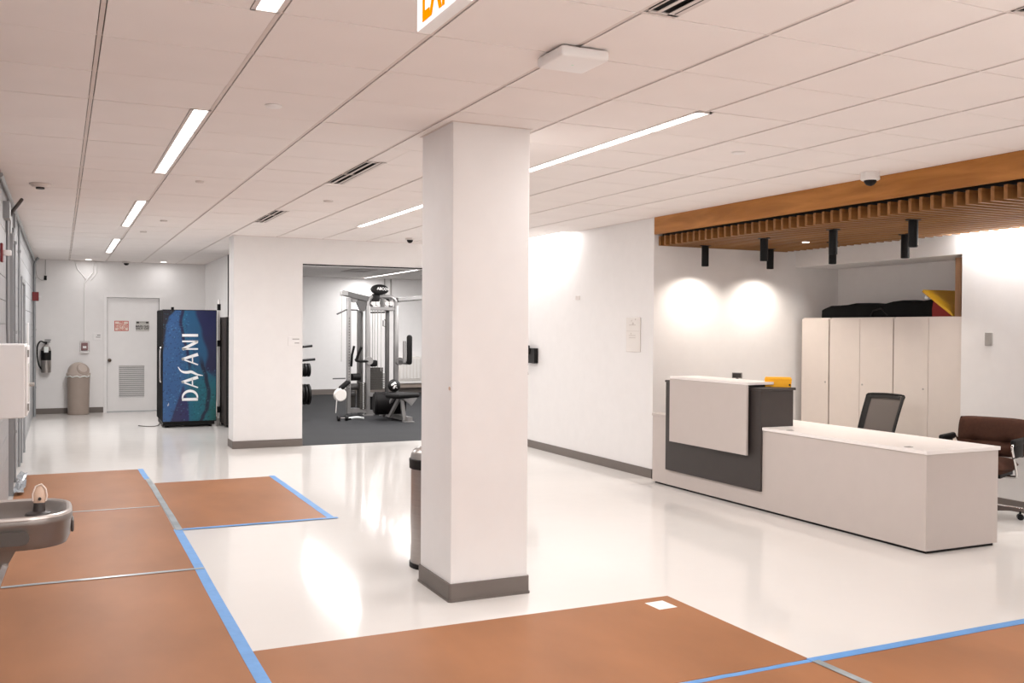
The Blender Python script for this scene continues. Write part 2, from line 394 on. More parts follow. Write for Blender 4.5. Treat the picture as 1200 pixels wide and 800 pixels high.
# ================================================================== LINEAR LIGHTS
def linear(x, a, b, label, group, dz=0):
    t = thing('linear_ceiling_light', label, 'light', (x, (a+b)/2, H-dz), 0, group)
    L = (b-a)/2
    B().box(-.056, -.038, -L, L, -.002, .03).box(.038, .052, -L, L, -.002, .03).box(-.056, .052, -L, -L+.012, -.002, .03).box(-.056, .052, L-.012, L, -.002, .03).build('light_trim', 'vent', t)
    B().box(-.038, .038, -L+.012, L-.012, .004, .014).build('light_lens', 'lens', t)
ll = {1.26: 'slim ceiling light at the top edge, nearest of the corridor row', 5.52: 'longest slim light of the corridor row, above the brown boards',
      9.77: 'second slim light of the corridor row, beyond the longest one', 14.2: 'farthest slim corridor light, small and close to the back wall'}
for a, b in LEFT_RUN:
    linear(.700, a, b, ll.get(a, 'slim recessed ceiling light behind the viewer on the corridor side'), 'slim ceiling lights of the corridor row')
lr = {-1.3: 'slim recessed ceiling light behind the viewer above the open lobby floor', 4.34: 'long bright slim light running from the column towards the wood canopy', 8.63: 'short-looking slim light left of the column in front of the gym opening', .07: 'slim recessed ceiling light overhead in the lobby row'}
for a, b in RIGHT_RUN:
    linear(3.195, a, b, lr.get(a, 'slim recessed ceiling light behind the viewer on the lobby side'), 'slim ceiling lights of the lobby row')
for n_, (x, a, b) in enumerate(GYM_RUN):
    linear(x, a, b, ['slim ceiling light inside the gym above the multi station', 'slim gym light just inside the opening', 'slim gym light near the right of the opening', 'slim gym light by the far right gym wall'][n_], 'slim ceiling lights in the gym', .018)
# wall wash slots
t = thing('wall_wash_light', 'wall wash slot light tight against the white wall behind the column', 'light', (XR-.10, 11.6, H))
B().box(-.06, .06, -1.2, 1.2, -.004, .0).build('light_trim', 'vent', t)
B().box(-.05, .05, -1.19, 1.19, -.006, -.004).build('light_lens', 'lens2', t)
area('wall_wash_lamp', XR-.13, 11.6, H-.02, .08, 2.38, 36, (0, R(-28), 0))
t = thing('wall_wash_light', 'wall wash slot light above the white wall right of the cabinets', 'light', (XA-.10, 4.3, 2.56))
B().box(-.035, .035, -2.0, 2.0, .01, .05).build('light_housing', 'vent', t)
B().box(-.03, .03, -1.99, 1.99, .004, .01).build('light_lens', 'lens2', t)
area('wall_wash_lamp', XA-.10, 4.3, 2.55, .06, 3.98, 60, (0, R(-15), 0))
t = None

# ceiling diffusers
def diffuser(x0, x1, y0, y1, label):
    t = thing('linear_diffuser', label, 'vent', ((x0+x1)/2, (y0+y1)/2, H), 0, 'linear slot diffusers in the ceiling')
    w, l = (x1-x0)/2, (y1-y0)/2
    B().box(-w, w, -l, l, .012, .02).build('slot_backing', 'slot', t)
    B().box(-w, -w+.006, -l, l, -.002, .001).box(w-.050, w, -l, l, -.002, .001).box(-w, w, -l, -l+.012, -.002, .001).box(-w, w, l-.012, l, -.002, .001).build('diffuser_frame', 'vent', t)
    B().box(w-.030, w-.024, -l+.02, l-.02, -.0025, -.0015).build('slot_line', 'slot', t)
    B().box(-w+.038, -w+.056, -l, l, -.001, .001).build('slot_divider', 'vent', t)
diffuser(*DIFF[0], 'sliver of a slotted air diffuser in the top right corner')
diffuser(*DIFF[1], 'dark slotted air diffuser at the top edge right of the white sensor box')
diffuser(*DIFF[2], 'dark slotted air diffuser left of the column, the larger-looking of two')
diffuser(*DIFF[3], 'small-looking dark slotted air diffuser above the white pier')
for i, (x, y, l) in enumerate([(5.6, 19.4, .5), (6.9, 18.2, .6), (7.6, 20.0, .5)]):
    tag(B().box(x-.25, x+.25, y-l, y+l, H-.008, H-.0005).build('gym_ceiling_vent', mat('vent_grey', (.30, .27, .25), .7)),  # one flat grey for all gym vents
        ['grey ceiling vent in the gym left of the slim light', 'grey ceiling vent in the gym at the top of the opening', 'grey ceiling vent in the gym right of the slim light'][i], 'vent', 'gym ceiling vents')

# small ceiling devices
def disc(name, x, y, label, r=.04, h=.012, m='white', cat='detector', extra=None, group=None):
    o = B().lathe([(r, 0), (r, -h*.5), (r*.8, -h), (.001, -h)], n=20).build(name, m, None, True, (x, y, H-.001))
    tag(o, label, cat, group); return o
t = thing('smoke_detector', 'round smoke detector with dark chamber on the ceiling near the left wall', 'detector', (-.155, 9.0, H))
B().lathe([(.085, 0), (.085, -.01), (.06, -.03), (.001, -.03)], n=24).build('detector_base', 'vent', t, True)
B().lathe([(.034, -.03), (.034, -.045), (.001, -.045)], n=16).build('detector_chamber', 'dark', t, True)
disc('sprinkler_cover', 1.035, 5.23, 'round flat white sprinkler cover between the corridor lights and the column', .045, .012, 'white', 'sprinkler', group='sprinkler covers')
disc('sprinkler_cover', 1.03, 8.22, 'small pale sprinkler cover right of the longest corridor light', .035, .014, 'vent', 'sprinkler', group='sprinkler covers')
disc('sprinkler_cover', 1.048, 11.44, 'tiny sprinkler cover right of the second corridor light', .04, .014, 'vent', 'sprinkler', group='sprinkler covers')
disc('sprinkler_cover', .94, 12.9, 'tiny sprinkler cover in front of the small corridor light', .04, .014, 'vent', 'sprinkler', group='sprinkler covers')
disc('sprinkler_cover', 2.276, 8.92, 'small oval sprinkler cover between the two left diffusers', .045, .014, 'vent', 'sprinkler', group='sprinkler covers')
disc('sprinkler_cover', 4.104, 5.19, 'round white sprinkler cover right of the long bright slim light', .045, .010, 'white', 'sprinkler', group='sprinkler covers')
disc('recessed_downlight', .455, 18.85, 'small lit downlight left of the dome camera near the back wall', .05, .006, 'lens2', 'light', group='downlights at the corridor end')
disc('recessed_downlight', 1.72, 18.8, 'small lit downlight right of the dome camera near the back wall', .055, .006, 'lens2', 'light', group='downlights at the corridor end')
for x in (.455, 1.72): area('downlight_lamp', x, 18.80, H-.02, .1, .1, 2.2)
# white sensor box
t = thing('wireless_access_point', 'square white sensor box under the ceiling beside the exit sign and diffuser', 'access point', (2.0, 3.66, H))
B().box(-.115, .115, -.12, .12, -.052, -.006, .014, 3).build('housing', 'white', t, True)
B().box(-.09, .09, -.09, .09, -.006, 0).build('mounting_plate', 'dark', t)
B().lathe([(.006, -.0525), (.001, -.053)], n=10).build('status_light', mat('pale_green_led', (.5, .8, .6), .4), t)
# exit sign
t = thing('exit_sign', 'lit exit sign with orange letters hanging at the top edge', 'sign', (1.024, 2.663, H))
B().box(-.02, .02, -.17, .17, -.275, -.05).box(-.015, .015, -.08, .08, -.05, 0).build('sign_housing', 'white', t)
B().box(-.024, -.02, -.168, .17, -.275, -.052).build('sign_panel', 'signlit', t)
ex = text('EXIT', .2, .001, 'sign_lettering', 'orange', t, (-.0255, -.02, -.172), (PI/2, 0, -PI/2), bold=.003)
xs_ = [v.co.x for v in ex.data.vertices]; ys_ = [v.co.y for v in ex.data.vertices]
kx, ky = .275/(max(xs_)-min(xs_)), .175/(max(ys_)-min(ys_)); mx_, my_ = (max(xs_)+min(xs_))/2, (max(ys_)+min(ys_))/2
for v in ex.data.vertices: v.co.x = (v.co.x-mx_)*kx; v.co.y = (v.co.y-my_)*ky
# dome camera by fascia
def domecam(x, y, label, s=1.0, m='white', base=.055):
    t = thing('dome_camera', label, 'camera', (x, y, H), 0, 'dome cameras on the ceiling')
    B().lathe([(.068*s, 0), (.070*s, -base), (.06*s, -base-.006), (.001, -base-.006)], n=28).build('camera_housing', m, t, True)
    B().lathe([(.046*s, -base), (.044*s, -base-.02), (.03*s, -base-.038), (.012*s, -base-.046), (.001, -base-.047)], n=24).build('camera_dome', 'black', t, True)
    return t
domecam(5.50, 5.40, 'white dome security camera beside the wooden fascia')
domecam(1.09, 18.95, 'tiny dome security camera near the back wall of the corridor', 1.0, 'vent', .03)
domecam(4.184, 12.1, 'small dome camera near the gym opening left of the column', .9, 'vent', .02)

# ================================================================== WOOD CANOPY
ca = thing('wood_slat_canopy', 'slatted brown wood canopy with solid fascia above the reception desk', 'canopy', (XR, YA, 2.475))
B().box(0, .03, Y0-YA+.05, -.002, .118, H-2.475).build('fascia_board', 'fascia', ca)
sm = None
for k in range(66):
    y = -.035-k*.1005
    if sm is None:
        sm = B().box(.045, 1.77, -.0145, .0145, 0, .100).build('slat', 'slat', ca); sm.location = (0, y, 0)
    else:
        o = sm.copy(); C.objects.link(o); o.location = (0, y, 0)
for x in (.10, .85, 1.6):
    B().box(x, x+.04, -6.7, -.01, .100, .14).build('carrier_rail', 'black', ca)
tag(B().lathe([(.035, 0), (.035, -.006), (.001, -.006)], n=18).build('recessed_downlight', 'lens2', None, True, (6.79, 7.51, 2.476)), 'small lit downlight set flush in the wood slats', 'light')
# spot cylinders
sp = None
SPY = [8.34, 7.40, 6.48, 5.60]
names = {(0, 0): 'black cylinder spotlight nearest the end wall, leftmost in the front row', (0, 1): 'second black cylinder spotlight of the front row, above the desk counter',
         (0, 2): 'third black cylinder spotlight of the front row, before the dark bag', (0, 3): 'fourth black cylinder spotlight of the front row, rightmost',
         (1, 0): 'black cylinder spotlight of the rear row beside the end wall', (1, 1): 'middle black cylinder spotlight of the rear row', (1, 2): 'black cylinder spotlight of the rear row nearest the wooden plank'}
for row, x in ((0, 6.17), (1, 7.04)):
    for k, y in enumerate(SPY[:4-row]):
        lab = names[(row, k)]
        if sp is None:
            sp = thing('cylinder_spotlight', lab, 'spotlight', (x, y, 2.475), 0, 'black spotlights under the wood canopy')
            B().lathe([(.038, 0), (.038, -.215), (.034, -.218), (.031, -.205), (.001, -.205)], n=24).build('lamp_body', 'blackmetal', sp, True)
            B().lathe([(.025, -.2055), (.001, -.207)], n=16).build('lamp_lens', 'lens2', sp)
            B().lathe([(.06, .004), (.06, -.003), (.001, -.003)], n=20).build('mounting_plate', 'blackmetal', sp)
        else: dup(sp, (x, y, 2.475), lab)
        l = bpy.data.lights.new('cylinder_lamp', 'SPOT'); l.energy = 42 if k == 0 else 27; l.spot_size = R(150 if k == 0 else 110); l.spot_blend = 1.0; l.shadow_soft_size = .02; l.color = (1, .91, .82)
        lo = bpy.data.objects.new('cylinder_lamp', l); C.objects.link(lo); lo.location = (x, y, 2.475-.235)

# ================================================================== CABINETS IN NICHE
def cabinet(y0, y1, doors, label, locks):
    t = thing('storage_cabinet', label, 'cabinet', (XA+.01, (y0+y1)/2, 0), 0, 'tall storage cabinets in the niche')
    L = (y1-y0)/2-.002
    B().box(.02, .50, -L, L, .05, 1.728, .003, 1).box(.05, .48, -L+.02, L-.02, 0, .05).build('cabinet_body', 'cabinet', t)
    n = len(doors)
    for i, (a, b_) in enumerate(doors):
        dd = B().box(0, .019, a-(y0+y1)/2+.0025, b_-(y0+y1)/2-.0025, .06, 1.715, .002, 1).build('door', 'cabinet', t)
        for (ly, di) in locks:
            if di == i:
                B().cyl((0, 0, 0), (-.006, 0, 0), .009, 12).build('lock', 'greyink', dd, True, (0, ly-(y0+y1)/2, 1.02 if True else 0))
    return t
cabinet(8.075, 8.50, [(8.075, 8.50)], 'narrow pale cabinet at the left end of the niche', [(8.12, 0)])
cabinet(7.175, 8.06, [(7.175, 7.62), (7.62, 8.06)], 'pale two-door cabinet behind the mesh chair', [(7.58, 0)])
cabinet(6.352, 7.165, [(6.352, 6.735), (6.735, 7.165)], 'pale two-door cabinet at the right end of the niche', [(6.79, 1)])
# bag, red item, yellow board, plank on the cabinets
rings = []
for k in range(13):
    y = 8.27-k*(8.27-6.76)/12
    h = .105+.035*min(1, k/3)+.012*math.sin(k*1.7)+(.02 if k > 8 else 0)+.012*random.random()
    if k == 0: h *= .9
    x0, x1 = 7.72, 8.12
    ring = []
    for (a, c) in ((0, 0), (0, .86), (.05, 1), (.5, 1.04), (.95, 1), (1, .86), (1, 0)):
        ring.append((x0+(x1-x0)*a+random.uniform(-.008, .008), y, 1.729+h*c))
    rings.append(ring)
b = B().loft(rings)
bag = b.build('equipment_bag', 'bag', None, False)
tag(bag, 'long soft black bag lying on top of the cabinets', 'bag')
tb = B(); tb.tube([(7.715, 7.55, 1.74), (7.705, 7.50, 1.80), (7.71, 7.40, 1.82), (7.715, 7.32, 1.75)], .008, 6); tb.build('carry_strap', 'black', bag)
tag(B().prism([(6.535, 1.7295), (6.745, 1.7295), (6.748, 1.80), (6.735, 1.885), (6.70, 1.862), (6.62, 1.808), (6.545, 1.757)], 7.70, 8.05, 'x').build('red_pouch', 'redcloth'), 'dark red cloth bundle beneath the yellow board on the cabinet', 'bundle')
yb = B(); yb.prism([(6.855, 1.975), (6.84, 1.995), (6.49, 1.752), (6.49, 1.729)], 7.68, 8.2, 'x')
yb = yb.build('tilted_board', 'yellow2'); tag(yb, 'yellow board tilted on top of the right cabinet against the plank', 'board')
B().tube([(7.675, 6.80, 1.935), (7.67, 6.81, 1.91), (7.672, 6.79, 1.90), (7.675, 6.78, 1.92)], .004, 6).build('cord_loop', 'white', yb)
tag(B().box(7.66, 7.78, 6.385, 6.455, 1.729, 2.285, .004, 1).build('wooden_plank', 'plank'), 'upright brown wooden plank standing on the cabinet by the niche edge', 'plank')

# ================================================================== RECEPTION DESK
DF = 5.556
dk = thing('reception_desk', 'light laminate reception desk with low counter and raised dark section', 'desk', (DF, 4.90, 0))
dk_w, dk_l = .735, 3.48        # depth, total length
LY = 3.48
B().box(.0, .02, 0, LY, .022, .708).build('front_panel', 'lam', dk)
B().box(.0205, dk_w, 0, .02, .022, .708).build('end_panel', 'lam', dk)
B().box(.0205, dk_w, LY-.02, LY, .022, .708).build('end_panel', 'lam', dk)
B().box(.025, dk_w-.02, .02, LY-.02, .0, .03).build('toe_kick', 'black', dk)
B().box(.03, dk_w, .03, .45, .03, .70).box(.03, dk_w, 2.9, LY-.03, .03, .70).build('pedestal', 'lam', dk)
B().box(-.012, dk_w+.012, -.012, 1.752, .710, .737, .002, 1).build('low_worktop', 'lamtop', dk)
B().box(.345, dk_w+.012, 1.753, 3.215, .710, .737, .002, 1).build('rear_worktop', 'lamtop', dk)
B().box(-.008, dk_w+.012, 3.217, LY+.006, .697, .722, .002, 1).build('side_worktop', 'lam', dk)
hut = B().box(-.022, .338, 1.757, 3.213, .710, 1.055).box(-.022, -.0, 1.757, 3.213, .175, .71).build('raised_section', 'dark', dk, label='dark charcoal raised section')
B().box(-.026, .357, 1.744, 3.226, 1.056, 1.078, .002, 1).build('raised_top', 'dark', dk, label='dark charcoal top')
B().box(-.075, -.055, 1.885, 3.07, .478, 1.098, .001, 1).build('transaction_panel', 'lam', dk)
B().box(-.054, -.023, 1.95, 1.98, .5, 1.05).box(-.054, -.023, 2.97, 3.0, .5, 1.05).build('panel_spacer', 'dark', dk)
B().box(-.077, .255, 1.883, 3.072, 1.0995, 1.124, .002, 1).build('transaction_counter', 'lamtop', dk)
B().box(0, .22, 1.95, 1.99, 1.079, 1.099).box(0, .22, 2.95, 2.99, 1.079, 1.099).build('counter_spacer', 'dark', dk)
for (x, y) in ((5.60, 6.36), (5.62, 5.12)):
    g = thing('desk_grommet', 'dark cable grommet in the low counter beside the raised section' if y > 6 else 'dark cable grommet in the low counter near its front corner', 'grommet', (x, y, .737), 0, 'cable grommets of the desk')
    B().lathe([(.033, 0), (.033, .002), (.026, .003), (.001, .003)], n=20).build('grommet_ring', 'greyink', g, True)
    B().box(-.012, .024, -.008, .008, .003, .0036).build('grommet_slot', 'ink', g)
t = thing('yellow_caddy', 'small bright yellow plastic box on the dark raised counter', 'box', (5.835, 6.79, 1.079), R(-40))
B().loft([[(-.112, -.04, 0), (.112, -.04, 0), (.112, .04, 0), (-.112, .04, 0)], [(-.118, -.042, .07), (.118, -.042, .07), (.118, .042, .07), (-.118, .042, .07)], [(-.108, -.035, .088), (.108, -.035, .088), (.108, .035, .088), (-.108, .035, .088)]]).build('box_body', 'yellow', t)
B().box(-.118, .118, -.044, -.042, .066, .072).build('box_rim', 'yellow', t)
B().cyl((.1, -.0425, .02), (.1, -.05, .02), .009, 10).build('latch', 'black', t)
t = thing('card_reader', 'small dark reader head showing above the white transaction counter', 'device', (6.02, 7.60, .737), R(-50))
B().lathe([(.08, 0), (.08, .012), (.018, .02), (.014, .38), (.001, .38)]).build('stand', 'black', t, True)
hd = B().box(-.05, .05, -.012, .012, .375, .432, .006, 2).build('reader_head', 'greyink', t, True)
B().box(-.042, .042, -.0135, -.0122, .383, .425).build('screen', 'ink', hd)

# ================================================================== CHAIRS
def base5(t, n, r, z, mleg, hub='blackmetal', phase=0, caster=True, cap=None):
    for k in range(n):
        a = phase+2*PI*k/n; c, s = math.cos(a), math.sin(a)
        sd = Vector((-s, c, 0)); d_ = Vector((c, s, 0))
        def ring(q, w, zz0, zz1): return [tuple(d_*q+sd*-w+Vector((0, 0, zz0))), tuple(d_*q+sd*w+Vector((0, 0, zz0))), tuple(d_*q+sd*w*.8+Vector((0, 0, zz1))), tuple(d_*q+sd*-w*.8+Vector((0, 0, zz1)))]
        lg = B().loft([ring(.02, .026, z-.01, z+.055), ring(r*.6, .02, z, z+.035), ring(r, .016, z, z+.022)]).build('base_leg', mleg, t)
        if cap: B().loft([ring(.06, .024, z+.052, z+.058), ring(r*.6, .021, z+.036, z+.041), ring(r+.002, .017, z+.023, z+.028)]).build('leg_cap', cap, lg)
        cb = B(); cb.cyl((c*(r-.02), s*(r-.02), z+.005), (c*(r-.02), s*(r-.02), z-.015), .008, 8)
        q = Vector((c*(r-.02), s*(r-.02), .026))
        cb.cyl(tuple(q-sd*.022), tuple(q-sd*.006), .026, 16); cb.cyl(tuple(q+sd*.006), tuple(q+sd*.022), .026, 16)
        cb.box(q.x-.007, q.x+.007, q.y-.007, q.y+.007, .02, z-.004)
        cb.build('caster', hub, t, True)
t = thing('mesh_task_chair', 'dark task chair with see-through grey mesh back behind the desk', 'chair', (6.93, 6.88, 0), R(-80))
base5(t, 5, .31, .065, 'black')
B().cyl((0, 0, .07), (0, 0, .40), .025).cyl((0, 0, .2), (0, 0, .30), .035).build('gas_column', 'blackmetal', t, True)
B().box(-.24, .24, -.26, .22, .43, .49, .03, 3).build('seat', 'vinyl', t, True)
B().box(-.12, .12, -.12, .12, .40, .43, .01, 1).build('seat_plate', 'black', t)
def backpt(u, v):   # u -1..1, v 0..1
    w_ = .192+.010*v
    return Vector((u*w_, .185+.20*v+.025*(1-u*u)-.01*math.sin(v*PI), .50+.47*v-.010*u*u*v))
fr = [backpt(-1, .04+v*.9) for v in [k/8 for k in range(9)]]+[backpt(u, 1) for u in (-.97, -.5, 0, .5, .97)]+[backpt(1, .94-v*.9) for v in [k/8 for k in range(9)]]+[backpt(u, 0) for u in (.9, .5, 0, -.5, -.9)]
B().tube([tuple(p) for p in smoothpath(fr+[fr[0]], 2)], .010, 8).build('backrest_frame', 'black', t, True)
bm_ = B(); g = [[bm_.b.verts.new(backpt(-.97+1.94*i/10, .02+.96*j/12)) for i in range(11)] for j in range(13)]
for j in range(12):
    for i in range(10): bm_.b.faces.new((g[j][i], g[j][i+1], g[j+1][i+1], g[j+1][i]))
mo = bm_.build('mesh_panel', 'mesh', t, True); md = mo.modifiers.new('s', 'SOLIDIFY'); md.thickness = .004
hm = mat('mesh_weave', (.12, .10, .09), .8, alpha=.86); mo.data.materials[0] = hm
for u in (-1, 1):
    pass
b = B(); gg = []
for side in (-1, 1):
    vs = []
    for j in range(13):
        v = .02+.96*j/12
        vs.append((backpt(side*.97, v)+Vector((0, -.006, 0)), backpt(-.74 if side < 0 else .90, v)+Vector((0, -.006, 0))))
    q = [(b.b.verts.new(a), b.b.verts.new(c)) for a, c in vs]
    for j in range(12): b.b.faces.new((q[j][0], q[j][1], q[j+1][1], q[j+1][0]))
q = [(b.b.verts.new(backpt(-.8+1.6*i/8, .98)+Vector((0, -.006, 0))), b.b.verts.new(backpt(-.8+1.6*i/8, .915)+Vector((0, -.006, 0)))) for i in range(9)]
for i in range(8): b.b.faces.new((q[i][0], q[i+1][0], q[i+1][1], q[i][1]))
o = b.build('mesh_border', 'black', t); md = o.modifiers.new('s', 'SOLIDIFY'); md.thickness = .003
B().tube(smoothpath([(0, .06, .41), (0, .24, .42), (0, .30, .52), (0, .285, .62)]), .02, 8).build('back_support', 'black', t, True)

t = thing('brown_swivel_chair', 'brown upholstered swivel armchair with chrome arms right of the desk', 'chair', (7.10, 5.70, 0), R(-68))
base5(t, 4, .33, .075, mat('brown_base', (.07, .045, .035), .5), 'blackmetal', phase=R(25), cap='chrome')
B().cyl((0, 0, .08), (0, 0, .36), .028).build('gas_column', 'chrome', t, True)
def cushion(w, h, th, nx=18, ny=12, dimples=(), rnd=.12):
    # returns verts grids front/back of a rounded pillow in local (x, z) plane, thickness along y
    b = B(); F = []; K = []
    for j in range(ny+1):
        f1 = []; k1 = []
        for i in range(nx+1):
            u, v = -1+2*i/nx, -1+2*j/ny
            e = (1-abs(u)**5)*(1-abs(v)**5); e = max(0, e)**.45
            x = u*w/2*(1-.05*abs(v)**4); z = v*h/2*(1-.06*abs(u)**4)
            d0 = th/2*e
            dm = sum(-.040*math.exp(-(((x-a)/.045)**2+((z-c)/.03)**2)) for a, c in dimples)
            dm += sum(-.014*math.exp(-((z-c)/.012)**2)*(1 if abs(x) < w*.46 else 0) for c in {c for a, c in dimples})
            f1.append(b.b.verts.new((x, -d0-dm*e, z))); k1.append(b.b.verts.new((x, d0, z)) if 0 < i < nx and 0 < j < ny else None)
        F.append(f1); K.append(k1)
    for j in range(ny+1):
        for i in range(nx+1):
            if K[j][i] is None: K[j][i] = F[j][i]
    for j in range(ny):
        for i in range(nx):
            b.b.faces.new((F[j][i], F[j][i+1], F[j+1][i+1], F[j+1][i]))
            q = [K[j][i], K[j+1][i], K[j+1][i+1], K[j][i+1]]
            q2 = []
            for v_ in q:
                if v_ not in q2: q2.append(v_)
            if len(q2) > 2:
                try: b.b.faces.new(q2)
                except ValueError: pass
    return b
o = cushion(.56, .34, .11, 24, 16, dimples=((-.13, -.045), (.13, -.045))).build('backrest', 'fabric', t, True, (0, .29, .672)); o.rotation_euler = (R(-10), 0, 0)
o = cushion(.50, .50, .13, 20, 18).build('seat', 'fabric', t, True, (0, 0, .455)); o.rotation_euler = (R(90), 0, 0)
B().box(-.2, .2, -.15, .2, .37, .40).build('seat_plate', 'black', t)
for s in (-1, 1):
    x = s*.285
    am = B().tube(smoothpath([(s*.10, .02, .375), (s*.26, .02, .372), (x, .0, .40), (x, -.06, .50), (x, -.14, .61), (x, -.12, .655), (x, -.02, .672), (x, .18, .672), (x, .25, .65), (x*.97, .30, .59)], 5), .012, 10).build('armrest', 'chrome', t, True)
    B().box(x-.022, x+.022, -.13, .20, .640, .695, .018, 3).build('arm_pad', 'vinyl', am, True)
    B().box(x-.010, x+.012, -.11, .15, .535, .65, .01, 2).build('arm_side_pad', 'vinyl', am, True)

# ================================================================== FLOOR PROTECTION BOARDS
def fboard(x0, x1, y0, y1, label, z=0.0):
    o = B().box(x0+.003, x1-.003, y0+.003, y1-.003, z, z+.0035).build('floor_board', 'board')
    return tag(o, label, 'floor board', 'brown floor protection boards')
def tape(x0, y0, x1, y1, w, label, m='tape', z=.004, grp='blue tape strips'):
    dx, dy = x1-x0, y1-y0; L = math.hypot(dx, dy); nx_, ny_ = -dy/L*w/2, dx/L*w/2; n = 14; b = B(); V = []
    for k in range(n+1):
        t_ = k/n; jx = random.uniform(-.0025, .0025)
        V.append([b.b.verts.new((x0+dx*t_+nx_*s+jx*abs(dy)/L, y0+dy*t_+ny_*s+jx*abs(dx)/L, z)) for s in (-1, 1)])
    for k in range(n): b.b.faces.new((V[k][0], V[k][1], V[k+1][1], V[k+1][0]))
    bmesh.ops.recalc_face_normals(b.b, faces=b.b.faces[:])
    o = b.build('painters_tape' if m == 'tape' else 'grey_tape', m); md = o.modifiers.new('s', 'SOLIDIFY'); md.thickness = .0012; md.offset = -1
    return tag(o, label, 'tape', grp)
AX0, AX1 = -.43, .805
fboard(-.395, AX1, 8.95, 11.36, 'brown board at the far end of the left row, beside the taped joint')
fboard(-.36, AX1, 6.52, 8.95, 'brown board of the left row just beyond the drinking fountain')
fboard(AX0, AX1, 4.09, 6.52, 'large brown board of the left row in the lower left corner')
fboard(AX0, AX1, 1.66, 4.09, 'brown board of the left row nearest the viewer, below the frame')
fboard(.855, 2.03, 7.86, 10.29, 'brown board right of the taped joint with blue tape on two sides')
fboard(.832, 3.268, 3.557, 4.757, 'wide brown board in front of the column')
fboard(.832, 3.268, 2.33, 3.553, 'brown board below the wide one at the bottom edge')
fboard(3.272, 5.66, 2.30, 3.52, 'brown board in the lower right corner under blue tape')
for px in ():
    pass
tape(.800, 11.37, .812, 10.55, .055, 'short blue tape piece at the far corner of the left row', z=.0050)
tape(.818, 10.60, .838, 7.83, .050, 'greyish worn tape over the joint between two far boards', 'greytape', z=.0062, grp='grey tape seams')
tape(.825, 7.86, .812, 1.7, .062, 'long blue tape along the right edge of the left row of boards', z=.0050)
tape(2.035, 10.33, 2.035, 7.84, .060, 'blue tape along the right edge of the far board', z=.0050)
tape(.86, 7.845, 2.09, 7.835, .052, 'blue tape along the near edge of the far board', z=.0062)
tape(-.30, 8.95, .79, 8.94, .026, 'thin grey tape seam across the left row by the far boards', 'greytape', z=.0062, grp='grey tape seams')
tape(-.36, 6.52, .85, 6.525, .040, 'wrinkled grey tape seam across the left row beyond the fountain', 'greytape', z=.0074, grp='grey tape seams')
tape(2.05, 3.53, 3.268, 3.535, .034, 'narrow blue tape along the lower edge of the wide board', z=.0050)
tape(1.0, 3.54, 2.04, 3.53, .034, 'blue tape hidden below the frame under the wide board', z=.0050)
tape(3.25, 3.53, 5.66, 3.545, .060, 'blue tape along the top of the lower right board', z=.0062)
tape(3.27, 3.52, 3.275, 2.35, .045, 'grey shiny tape seam at the bottom right between boards', 'greytape', z=.0074, grp='grey tape seams')
# silver tape flap at the left
b = B(); V = []
for j in range(7):
    row = []
    for i in range(4): row.append(b.b.verts.new((-.40+.03*i+random.uniform(-.01, .01), 10.0+j*.22, .012+random.uniform(0, .05))))
    V.append(row)
for j in range(6):
    for i in range(3): b.b.faces.new((V[j][i], V[j][i+1], V[j+1][i+1], V[j+1][i]))
o = b.build('foil_tape', 'silver'); tag(o, 'crumpled silver tape lying along the base of the left wall', 'tape')
md = o.modifiers.new('s', 'SOLIDIFY'); md.thickness = .0015
# paper label on board
t = thing('paper_label', 'small white paper label on the corner of the wide brown board', 'label', (3.12, 4.605, .0036), R(2))
B().box(-.062, .062, -.072, .072, 0, .0008).build('sheet', 'paper', t)
for k in range(5): B().box(-.045, .03-.01*(k % 2), -.045+k*.02, -.041+k*.02, .0008, .0011).build('print_line', mat('faint_print', (.62, .60, .60), .7) if k == 0 else bpy.data.materials['faint_print'], t)

# ================================================================== TRASH CANS
t = thing('swing_top_bin', 'tan round bin with domed swing lid by the back wall', 'trash can', (.29, 18.90, 0))
B().lathe([(.165, 0), (.175, .01), (.192, .70), (.186, .70), (.001, .68)], n=32).build('bin_body', 'tan', t, True)
B().lathe([(.200, .69), (.202, .735), (.190, .745), (.185, .75)]+[(.183*math.cos(R(a)), .75+.185*math.sin(R(a))) for a in range(10, 90, 10)]+[(.001, .935)], n=32).build('bin_lid', 'tanlid', t, True)
o = B().loft([[(.115*math.cos(2*PI*k/20), -.004, .115*math.sin(2*PI*k/20)) for k in range(20)], [(.115*math.cos(2*PI*k/20), .01, .115*math.sin(2*PI*k/20)) for k in range(20)]]).build('swing_flap', 'tan', t, True, (.075, -.125, .815)); o.rotation_euler = (R(-32), 0, R(30))
B().tube([(.204*math.cos(2*PI*k/30), .204*math.sin(2*PI*k/30), .685+.012*math.sin(k*2.1)) for k in range(31)], .008, 6).build('bin_liner_edge', 'paper', t, True)
t = thing('steel_bin', 'stainless bin with black rim half hidden behind the column', 'trash can', (2.278, 6.02, 0))
B().lathe([(.172, .03), (.172, .68), (.001, .68)], n=32).build('bin_body', 'steel', t, True)
B().lathe([(.180, 0), (.180, .03), (.001, .03)], n=32).build('bin_foot', 'black', t, True)
B().lathe([(.182, .655), (.184, .715), (.178, .72), (.001, .72)], n=32).build('bin_rim', 'black', t, True)
B().lathe([(.175, .72), (.170, .75), (.15, .78), (.11, .80), (.001, .81)], n=32).build('bin_lid', 'steel', t, True)

